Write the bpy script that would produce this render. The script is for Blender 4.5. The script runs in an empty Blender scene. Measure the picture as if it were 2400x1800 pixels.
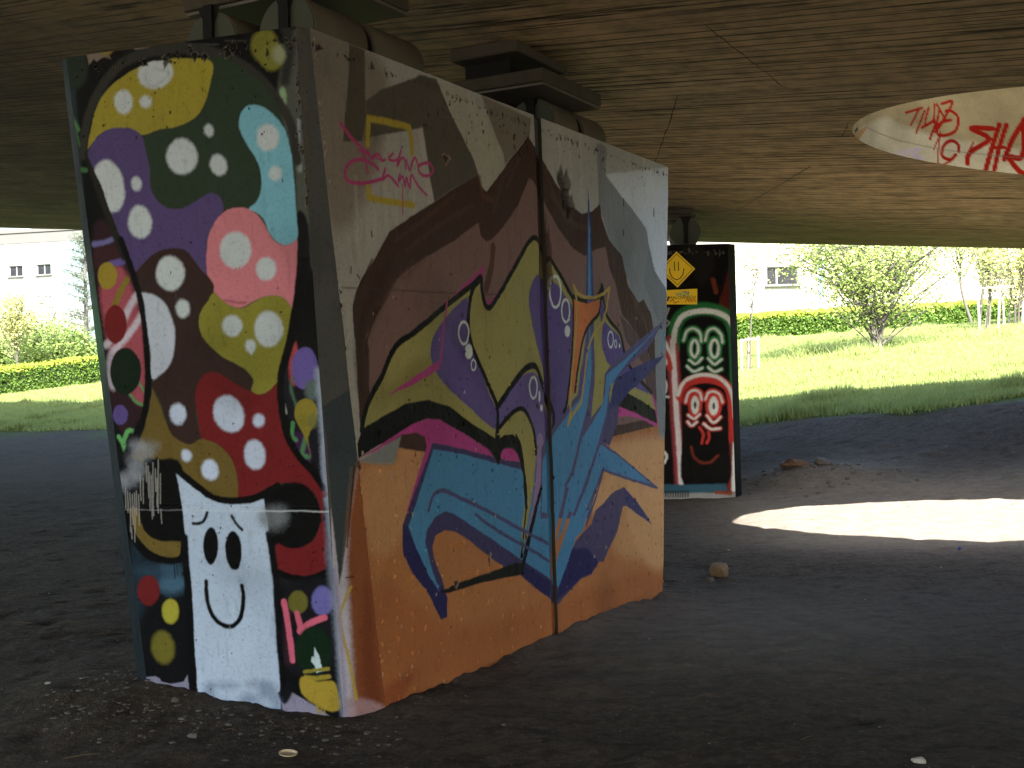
# A graffiti-covered bridge pier under a concrete road bridge, park and housing blocks behind.
import bpy, math, random
import numpy as np
from mathutils import Vector, Matrix
rng = np.random.default_rng(7); random.seed(7)
S = bpy.context.scene; COL = S.collection
LIGHT_GAIN = 1.0

# ---------------------------------------------------------------- surveyed points of the place (metres)
AT=np.array([-0.85969, 5.20071, 3.14])
BT=np.array([1.22478, 8.97922, 3.14])
NT=np.array([-0.9137, 5.17752, 3.14])
MT=np.array([-2.07714, 5.59177, 3.14])
AB=np.array([-0.63536, 5.60736, -0.01118])
BB=np.array([1.08226, 8.72087, -0.08802])
NB=np.array([-0.82338, 5.49728, -0.01118])
MB=np.array([-1.84879, 5.85012, 0.09865])
AX=np.array([0.48304, 0.8756, 0.0])
SIDE_N=np.array([0.8756, -0.48304, 0.0])
DECK_AX=np.array([-0.82111, 0.57077, 0.0])
FN=dict(O=np.array([-0.9137, 5.17752, 3.14]),U=np.array([0.94207, -0.33543, 0.0]),V=np.array([-0.0351, -0.09857, 0.99451]),n=np.array([-0.33359, -0.93689, -0.10463]))
FS=dict(O=np.array([-0.85969, 5.20071, 0.0]),U=np.array([0.48304, 0.8756, 0.0]),V=np.array([0.0, 0.0, 1.0]),n=np.array([0.8756, -0.48304, 0.0]))
FC=dict(O=np.array([-0.9137, 5.17752, 3.14]),U=np.array([0.91887, 0.39455, -0.0]),V=np.array([0.03556, -0.08281, 0.99593]),n=np.array([0.39295, -0.91514, -0.09012]))
FG=dict(O=np.array([2.7242, 14.55643, 0.0]),U=np.array([0.99995, -0.01, 0.0]),V=np.array([0.0, 0.0, 1.0]),n=np.array([-0.01, -0.99995, 0.0]))
DECK_JOINTS=[[1.085, 6.435, 1.851, 7.815], [1.208, 8.251, 1.427, 11.359], [2.798, 10.847, 2.877, 17.755], [5.003, 13.31, 4.955, 16.959], [2.549, 8.774, 2.641, 9.308]]
CAM_R=np.array([0.999758, -0.000205, -0.021997]);CAM_U=np.array([0.021998, 0.009298, 0.999715]);CAM_F=np.array([0.0, 0.999957, -0.0093])

def deck_z(x, y): return 3.6 - .10*(x-.2) + .031*(y-7.4)
HOLE = (5.0, 8.5, 2.42, 1.95, math.radians(-7))
def hole_xy(t):
    x = HOLE[2]*np.cos(t); y = HOLE[3]*np.sin(t); c, s = math.cos(HOLE[4]), math.sin(HOLE[4])
    return HOLE[0]+x*c-y*s, HOLE[1]+x*s+y*c

# ---------------------------------------------------------------- tags and object helpers
def tag(o, label=None, cat=None, group=None, kind=None):
    if label: o['label'] = label
    if cat: o['category'] = cat
    if group: o['group'] = group
    if kind: o['kind'] = kind
    return o
def empty(name, loc=(0,0,0)):
    o = bpy.data.objects.new(name, None); o.location = loc; COL.objects.link(o); return o
def link(name, me, parent=None, mats=()):
    o = bpy.data.objects.new(name, me); COL.objects.link(o)
    for m in mats: me.materials.append(m)
    if parent is not None:
        o.parent = parent; o.location = -Vector(parent.location)
    return o
def mesh_np(name, V, F, uvcol=None, smooth=False, midx=None):
    """V (n,3); F (m,k) with one k, or list of such arrays"""
    V = np.asarray(V, dtype=np.float32); Fs = F if isinstance(F, list) else [F]
    me = bpy.data.meshes.new(name)
    nl = sum(f.size for f in Fs); nf = sum(len(f) for f in Fs)
    me.vertices.add(len(V)); me.vertices.foreach_set('co', V.ravel())
    me.loops.add(nl); me.loops.foreach_set('vertex_index', np.concatenate([f.ravel() for f in Fs]).astype(np.int32))
    me.polygons.add(nf)
    tot = np.concatenate([np.full(len(f), f.shape[1]) for f in Fs]); st = np.concatenate([[0], np.cumsum(tot)[:-1]])
    me.polygons.foreach_set('loop_start', st.astype(np.int32))
    try: me.polygons.foreach_set('loop_total', tot.astype(np.int32))
    except Exception: pass
    if midx is not None: me.polygons.foreach_set('material_index', np.asarray(midx, dtype=np.int32))
    me.polygons.foreach_set('use_smooth', np.full(nf, smooth))
    me.update(calc_edges=True); me.validate()
    if uvcol is not None:
        a = me.attributes.new('paint', 'FLOAT_COLOR', 'POINT')
        c = np.ones((len(V), 4), dtype=np.float32); c[:, :3] = uvcol; a.data.foreach_set('color', c.ravel())
    return me
class Geo:
    """collects boxes, tubes and quads into one mesh"""
    def __init__(s): s.v = []; s.f = []; s.n = 0
    def add(s, V, F):
        s.v.append(np.asarray(V, float)); s.f += [tuple(int(i)+s.n for i in f) for f in F]; s.n += len(V)
    def box(s, c, h, ax=None, bev=0):
        """centre, half sizes, optional 3 axes"""
        A = np.eye(3) if ax is None else np.array(ax, float); c = np.array(c, float)
        if bev:
            V = []; 
            for sx in (-1,1):
                for sy in (-1,1):
                    for sz in (-1,1):
                        for k in range(3):
                            q = np.array([sx*h[0], sy*h[1], sz*h[2]], float)
                            for j in range(3):
                                if j != k: q[j] -= np.sign(q[j])*bev
                            V.append(q)
            V = np.array(V)
            def id(sx,sy,sz,k): return ((sx>0)*4+(sy>0)*2+(sz>0))*3+k
            F = []
            for k in range(3):
                for sg in (-1,1):
                    o = [j for j in range(3) if j != k]; L = []
                    for a,b in ((-1,-1),(1,-1),(1,1),(-1,1)):
                        t = [0,0,0]; t[k]=sg; t[o[0]]=a; t[o[1]]=b; L.append(id(*t,k))
                    F.append(L if (sg>0) ^ (k==1) else L[::-1])
            for k in range(3):
                o = [j for j in range(3) if j != k]
                for a in (-1,1):
                    for b in (-1,1):
                        L=[]
                        for e,kk in ((-1,o[0]),(1,o[0]),(1,o[1]),(-1,o[1])):
                            t=[0,0,0]; t[k]=e; t[o[0]]=a; t[o[1]]=b; L.append(id(*t,kk))
                        F.append(L)
            for sx in (-1,1):
                for sy in (-1,1):
                    for sz in (-1,1): F.append([id(sx,sy,sz,k) for k in range(3)])
            s.add(c + V@A, F); return
        V = [(x,y,z) for x in (-h[0],h[0]) for y in (-h[1],h[1]) for z in (-h[2],h[2])]
        s.add(c + np.array(V, float)@A, [(0,1,3,2),(4,6,7,5),(0,4,5,1),(2,3,7,6),(0,2,6,4),(1,5,7,3)])
    def tube(s, pts, rad, n=8, cap=True):
        pts = np.array(pts, float); rad = np.broadcast_to(rad, len(pts)); V = []; 
        for i, p in enumerate(pts):
            t = pts[min(i+1, len(pts)-1)] - pts[max(i-1, 0)]; t /= np.linalg.norm(t)+1e-9
            a = np.cross(t, [0,0,1.]) if abs(t[2]) < .9 else np.cross(t, [1.,0,0]); a /= np.linalg.norm(a); b = np.cross(t, a)
            for k in range(n):
                q = 2*math.pi*k/n; V.append(p + rad[i]*(a*math.cos(q)+b*math.sin(q)))
        F = []
        for i in range(len(pts)-1):
            for k in range(n): F.append((i*n+k, i*n+(k+1)%n, (i+1)*n+(k+1)%n, (i+1)*n+k))
        if cap: F.append(tuple(range(n))[::-1]); F.append(tuple((len(pts)-1)*n+k for k in range(n)))
        s.add(V, F)
    def quad(s, *p): s.add(p, [tuple(range(len(p)))])
    def build(s, name, mat, parent=None, smooth=False):
        me = bpy.data.meshes.new(name); me.from_pydata([tuple(q) for v in s.v for q in v], [], s.f)
        me.update()
        bm = __import__('bmesh').new(); bm.from_mesh(me); __import__('bmesh').ops.recalc_face_normals(bm, faces=bm.faces); bm.to_mesh(me); bm.free()
        if smooth: me.polygons.foreach_set('use_smooth', [True]*len(me.polygons))
        return link(name, me, parent, (mat,) if mat else ())

# ---------------------------------------------------------------- numpy noise
def vnoise(x, y, seed=0):
    """smooth value noise in [-1,1], unit cell"""
    x = np.asarray(x, float); y = np.asarray(y, float)
    xi = np.floor(x).astype(np.int64); yi = np.floor(y).astype(np.int64); fx = x-xi; fy = y-yi
    fx = fx*fx*(3-2*fx); fy = fy*fy*(3-2*fy)
    def h(a, b):
        n = (a*374761393 + b*668265263 + seed*974711) & 4294967295
        n = ((n ^ (n >> 13))*1274126177) & 4294967295
        return ((n ^ (n >> 16)) & 65535)/32767.5-1
    return (h(xi,yi)*(1-fx)+h(xi+1,yi)*fx)*(1-fy)+(h(xi,yi+1)*(1-fx)+h(xi+1,yi+1)*fx)*fy
def fbm(x, y, seed=0, o=4, g=.5):
    r = 0; a = 1; t = 0
    for i in range(o): r = r + a*vnoise(x*2**i, y*2**i, seed+i*17); t += a; a *= g
    return r/t
def sstep(a, b, x): t = np.clip((x-a)/(b-a), 0, 1); return t*t*(3-2*t)

# ---------------------------------------------------------------- materials
def new_mat(name):
    m = bpy.data.materials.new(name); m.use_nodes = True; nt = m.node_tree
    b = nt.nodes['Principled BSDF']; b.inputs['Roughness'].default_value = .85
    b.inputs['Specular IOR Level'].default_value = .25
    return m, nt, b
def N(nt, t, **k):
    n = nt.nodes.new(t)
    for a, v in k.items(): setattr(n, a, v)
    return n
def lin(c): 
    c = np.asarray(c, float)/255 if max(np.ravel(c)) > 1.001 else np.asarray(c, float)
    return np.where(c <= .04045, c/12.92, ((c+.055)/1.055)**2.4)
def mix(nt, fac, a, b, blend='MIX'):
    m = N(nt, 'ShaderNodeMix', data_type='RGBA', blend_type=blend)
    for sock, v in (('Factor', fac), ('A', a), ('B', b)):
        i = [s for s in m.inputs if s.name == sock and (s.type == ('VALUE' if sock == 'Factor' else 'RGBA'))][0]
        if hasattr(v, 'is_output') or isinstance(v, bpy.types.NodeSocket): nt.links.new(v, i)
        elif sock == 'Factor': i.default_value = v
        else: i.default_value = (*v[:3], 1)
    return [s for s in m.outputs if s.type == 'RGBA'][0]
def ramp(nt, x, pts):
    r = N(nt, 'ShaderNodeValToRGB'); nt.links.new(x, r.inputs[0])
    while len(r.color_ramp.elements) < len(pts): r.color_ramp.elements.new(.5)
    for e, (p, c) in zip(r.color_ramp.elements, pts):
        e.position = p; e.color = (c, c, c, 1) if np.isscalar(c) else (*c, 1)
    return r.outputs[0]
def noise(nt, vec, scale, detail=4, rough=.55, dist=0):
    n = N(nt, 'ShaderNodeTexNoise'); n.inputs['Scale'].default_value = scale; n.inputs['Detail'].default_value = detail
    n.inputs['Roughness'].default_value = rough; n.inputs['Distortion'].default_value = dist
    if vec is not None: nt.links.new(vec, n.inputs['Vector'])
    return n.outputs['Fac']
def mapping(nt, vec, scale=(1,1,1), rot=(0,0,0), loc=(0,0,0)):
    m = N(nt, 'ShaderNodeMapping'); nt.links.new(vec, m.inputs[0]); m.inputs['Scale'].default_value = scale
    m.inputs['Rotation'].default_value = rot; m.inputs['Location'].default_value = loc; return m.outputs[0]
def bump(nt, b, h, strength=.3, dist=.01, prev=None):
    n = N(nt, 'ShaderNodeBump'); n.inputs['Strength'].default_value = strength; n.inputs['Distance'].default_value = dist
    nt.links.new(h, n.inputs['Height'])
    if prev is not None: nt.links.new(prev, n.inputs['Normal'])
    nt.links.new(n.outputs[0], b.inputs['Normal']); return n.outputs[0]
def plain(name, col, rough=.8, var=.25, scale=8, bmp=.2, metal=0):
    m, nt, b = new_mat(name); tc = N(nt, 'ShaderNodeTexCoord').outputs['Object']
    n1 = noise(nt, tc, scale, 6); c = np.array(lin(col) if max(col) > 1 else col, float)
    nt.links.new(mix(nt, n1, c*(1-var), np.minimum(c*(1+var), 1)), b.inputs['Base Color'])
    b.inputs['Roughness'].default_value = rough; b.inputs['Metallic'].default_value = metal
    if bmp: bump(nt, b, noise(nt, tc, scale*6, 5), bmp, .01)
    return m
def paint_mat(name, spec=.09):
    m, nt, b = new_mat(name)
    at = N(nt, 'ShaderNodeAttribute', attribute_name='paint').outputs['Color']; tc = N(nt, 'ShaderNodeTexCoord').outputs['Object']
    big = noise(nt, tc, 2.2, 5, .6); fine = noise(nt, tc, 60, 4, .65); spk = noise(nt, tc, 190, 2, .5)
    c = mix(nt, 1.0, at, ramp(nt, big, [(.25, .80), (.75, 1.0)]), 'MULTIPLY')
    c = mix(nt, 1.0, c, ramp(nt, fine, [(.28, .80), (.5, 1.0)]), 'MULTIPLY')
    c = mix(nt, ramp(nt, spk, [(.70, 0.0), (.76, .35)]), c, (.03, .028, .025))
    nt.links.new(c, b.inputs['Base Color'])
    nt.links.new(ramp(nt, big, [(.3, .50), (.7, .72)]), b.inputs['Roughness']); b.inputs['Specular IOR Level'].default_value = spec
    p = bump(nt, b, fine, .35, .004); bump(nt, b, noise(nt, tc, 14, 5), .25, .012, p)
    return m
M_PAINT = paint_mat('painted_concrete'); M_LINING = paint_mat('tagged_lining', 0.0)
M_DARKC = plain('weathered_concrete', (92, 86, 76), .9, .4, 3, .4)
M_PADC = plain('pad_concrete', (70, 64, 56), .9, .35, 4, .3)  # darker concrete for the bearing pads
M_STEEL = plain('painted_bearing_steel', (88, 82, 70), .6, .25, 5, .15)
M_STEELD = plain('grey_bearing_end', (62, 66, 56), .6, .2, 5, .1)
M_BLACK = plain('black_rubber', (16, 16, 16), .8, .3, 10, .1)
M_RUST = plain('rusty_plate', (66, 60, 50), .8, .4, 12, .3)

def soffit_mat():
    m, nt, b = new_mat('board_marked_soffit'); tc = N(nt, 'ShaderNodeTexCoord').outputs['Object']
    warp = noise(nt, tc, .35, 3)
    # boards run along x; streaks are noise stretched a lot along x
    st1 = noise(nt, mapping(nt, tc, (.28, 8, 1)), 1.0, 3, .5, .1)
    st2 = noise(nt, mapping(nt, tc, (.9, 27, 1), loc=(3, 7, 0)), 1.0, 4, .6, .2)
    st3 = noise(nt, mapping(nt, tc, (.5, 95, 1), loc=(9, 2, 0)), 1.0, 3, .6, .1)
    big = noise(nt, tc, .45, 4, .6); med = noise(nt, tc, 5, 6, .65)
    base = mix(nt, ramp(nt, big, [(.3, 0.0), (.7, 1.0)]), (.56, .37, .18), (.77, .54, .29))
    base = mix(nt, ramp(nt, st3, [(.3, 0.), (.7, .8)]), base, (.47, .32, .165))
    base = mix(nt, ramp(nt, med, [(.42, 0.), (.66, .75)]), base, (.24, .18, .10))
    w = N(nt, 'ShaderNodeTexWave', wave_type='BANDS', bands_direction='Y', wave_profile='SAW'); nt.links.new(mapping(nt, tc, (1, 1, 1)), w.inputs['Vector'])
    w.inputs['Scale'].default_value = 2.6; w.inputs['Distortion'].default_value = .12; w.inputs['Detail'].default_value = 1; w.inputs['Detail Scale'].default_value = .25
    edge = ramp(nt, w.outputs['Fac'], [(.0, 1.0), (.10, .9), (.19, 0.0)])
    gate = ramp(nt, st1, [(.34, 0.15), (.50, 1.0)])
    gate2 = ramp(nt, noise(nt, mapping(nt, tc, (.9, 7, 1), loc=(1, 4, 0)), 1.0, 4, .6), [(.36, .45), (.52, 1.0)])
    groove = mix(nt, 1.0, edge, gate, 'MULTIPLY'); groove = mix(nt, 1.0, groove, gate2, 'MULTIPLY')
    dark = ramp(nt, st2, [(.575, 0.0), (.63, .95)])
    dk = mix(nt, 1.0, groove, dark, 'LIGHTEN')
    col = mix(nt, dk, base, (.022, .015, .008))
    blot = ramp(nt, noise(nt, mapping(nt, tc, (1.6, 9, 1), loc=(2, 8, 0)), 1.0, 7, .72, .4), [(.54, 0.), (.66, .65)])
    col = mix(nt, blot, col, (.13, .085, .045))
    lt = ramp(nt, noise(nt, mapping(nt, tc, (.8, 60, 1), loc=(5, 5, 0)), 1, 3, .6), [(.66, 0.), (.74, .35)])
    col = mix(nt, lt, col, (.70, .57, .38))
    # brown tint growing towards the outer edge of the deck
    sx = N(nt, 'ShaderNodeSeparateXYZ'); nt.links.new(tc, sx.inputs[0])
    mr = N(nt, 'ShaderNodeMapRange'); nt.links.new(sx.outputs['Y'], mr.inputs[0]); mr.inputs[1].default_value = 14.2; mr.inputs[2].default_value = 17.6
    al = mix(nt, 1.0, ramp(nt, mr.outputs[0], [(0, 0.), (1, .75)]), ramp(nt, noise(nt, mapping(nt, tc, (.3, 3, 1)), 1.2, 4), [(.4, .2), (.6, 1.)]), 'MULTIPLY')
    col = mix(nt, al, col, (.36, .20, .08))
    st = N(nt, 'ShaderNodeMapRange'); nt.links.new(sx.outputs['X'], st.inputs[0]); st.inputs[1].default_value = 3.2; st.inputs[2].default_value = 8.5; st.interpolation_type = 'SMOOTHSTEP'  # shade painted in: soffit colour darkens towards the left end
    left_shade = mix(nt, 1.0, st.outputs[0], ramp(nt, noise(nt, mapping(nt, tc, (.5, 1.2, 1)), 1.1, 5, .6), [(.2, .6), (.6, 1.)]), 'MULTIPLY')
    col = mix(nt, left_shade, col, mix(nt, 1.0, col, (.20, .20, .20), 'MULTIPLY'))
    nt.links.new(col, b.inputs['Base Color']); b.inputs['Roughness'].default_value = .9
    inv = N(nt, 'ShaderNodeInvert'); nt.links.new(dk, inv.inputs['Color'])
    p = bump(nt, b, inv.outputs[0], .8, .02); p = bump(nt, b, st3, .5, .012, p); bump(nt, b, med, .3, .01, p)
    return m
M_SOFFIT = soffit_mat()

# ---------------------------------------------------------------- mural rasteriser: shapes in wall millimetres -> vertex paint
def catmull(P, closed, n=6):
    P = np.asarray(P, float); m = len(P)
    if m < 3: return P
    Q = np.vstack([P[-1:], P, P[:2]]) if closed else np.vstack([2*P[:1]-P[1:2], P, 2*P[-1:]-P[-2:-1]])
    out = []; seg = m if closed else m-1
    for i in range(seg):
        a, b, c, e = Q[i], Q[i+1], Q[i+2], Q[i+3]
        for k in range(n):
            t = k/n; out.append(.5*((2*b)+(c-a)*t+(2*a-5*b+4*c-e)*t*t+(3*b-a-3*c+e)*t**3))
    if not closed: out.append(P[-1])
    return np.array(out)
def seg_dist(X, Y, P, closed):
    d2 = np.full(X.shape, 1e18); ins = np.zeros(X.shape, bool); n = len(P)
    for i in range(n if closed else n-1):
        ax, ay = P[i]; bx, by = P[(i+1) % n]; ex, ey = bx-ax, by-ay; L = ex*ex+ey*ey+1e-9
        t = np.clip(((X-ax)*ex+(Y-ay)*ey)/L, 0, 1); q = (X-ax-t*ex)**2+(Y-ay-t*ey)**2; np.minimum(d2, q, out=d2)
        if closed:
            c = (ay > Y) != (by > Y)
            if ey != 0: ins ^= c & (X < ax+(Y-ay)*ex/ey)
    return np.sqrt(d2), ins
def paint(X, Y, ops, seed=1, wob=4.0, minsoft=4.0, k=1.0):
    """X,Y in mm (flat arrays) -> linear rgb"""
    wx = X + wob*fbm(X/70, Y/70, seed) + wob*.5*fbm(X/12, Y/12, seed+5); wy = Y + wob*fbm(X/70, Y/70, seed+9) + wob*.5*fbm(X/12, Y/12, seed+3)
    gr = vnoise(X/5, Y/5, seed+40)*.5 + vnoise(X/11, Y/11, seed+41)*.5
    C = np.zeros((len(X), 3)); CL = None
    for kind, flat, rgb, soft, sm, w, clip, al in ops:
        P = np.array(flat, float).reshape(-1, 2)
        if kind == 'l' and len(P) > 3 and np.allclose(P[0], P[-1]) and sm: P = catmull(P[:-1], True, 4); P = np.vstack([P, P[:1]])
        elif sm: P = catmull(P, kind == 'p', 4)
        soft = max(soft*1.05*k, minsoft); pad = soft*2.2+w/2+wob*2
        lo = P.min(0)-pad; hi = P.max(0)+pad
        idx = np.nonzero((wx > lo[0]) & (wx < hi[0]) & (wy > lo[1]) & (wy < hi[1]))[0]
        if not len(idx): 
            if clip == -1: CL = np.zeros(len(X))
            continue
        dd, ins = seg_dist(wx[idx], wy[idx], P, kind == 'p')
        s = (w/2-dd) if kind == 'l' else np.where(ins, dd, -dd)
        if soft > 9: s = s + gr[idx]*soft*.28
        a = sstep(-soft, soft, s)*al
        if clip == 1 and CL is not None: a = a*CL[idx]
        if clip == -1:
            CL = np.zeros(len(X)); CL[idx] = a
        col = lin(rgb)
        C[idx] = C[idx]*(1-a[:, None])+col*a[:, None]
    return C

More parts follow.
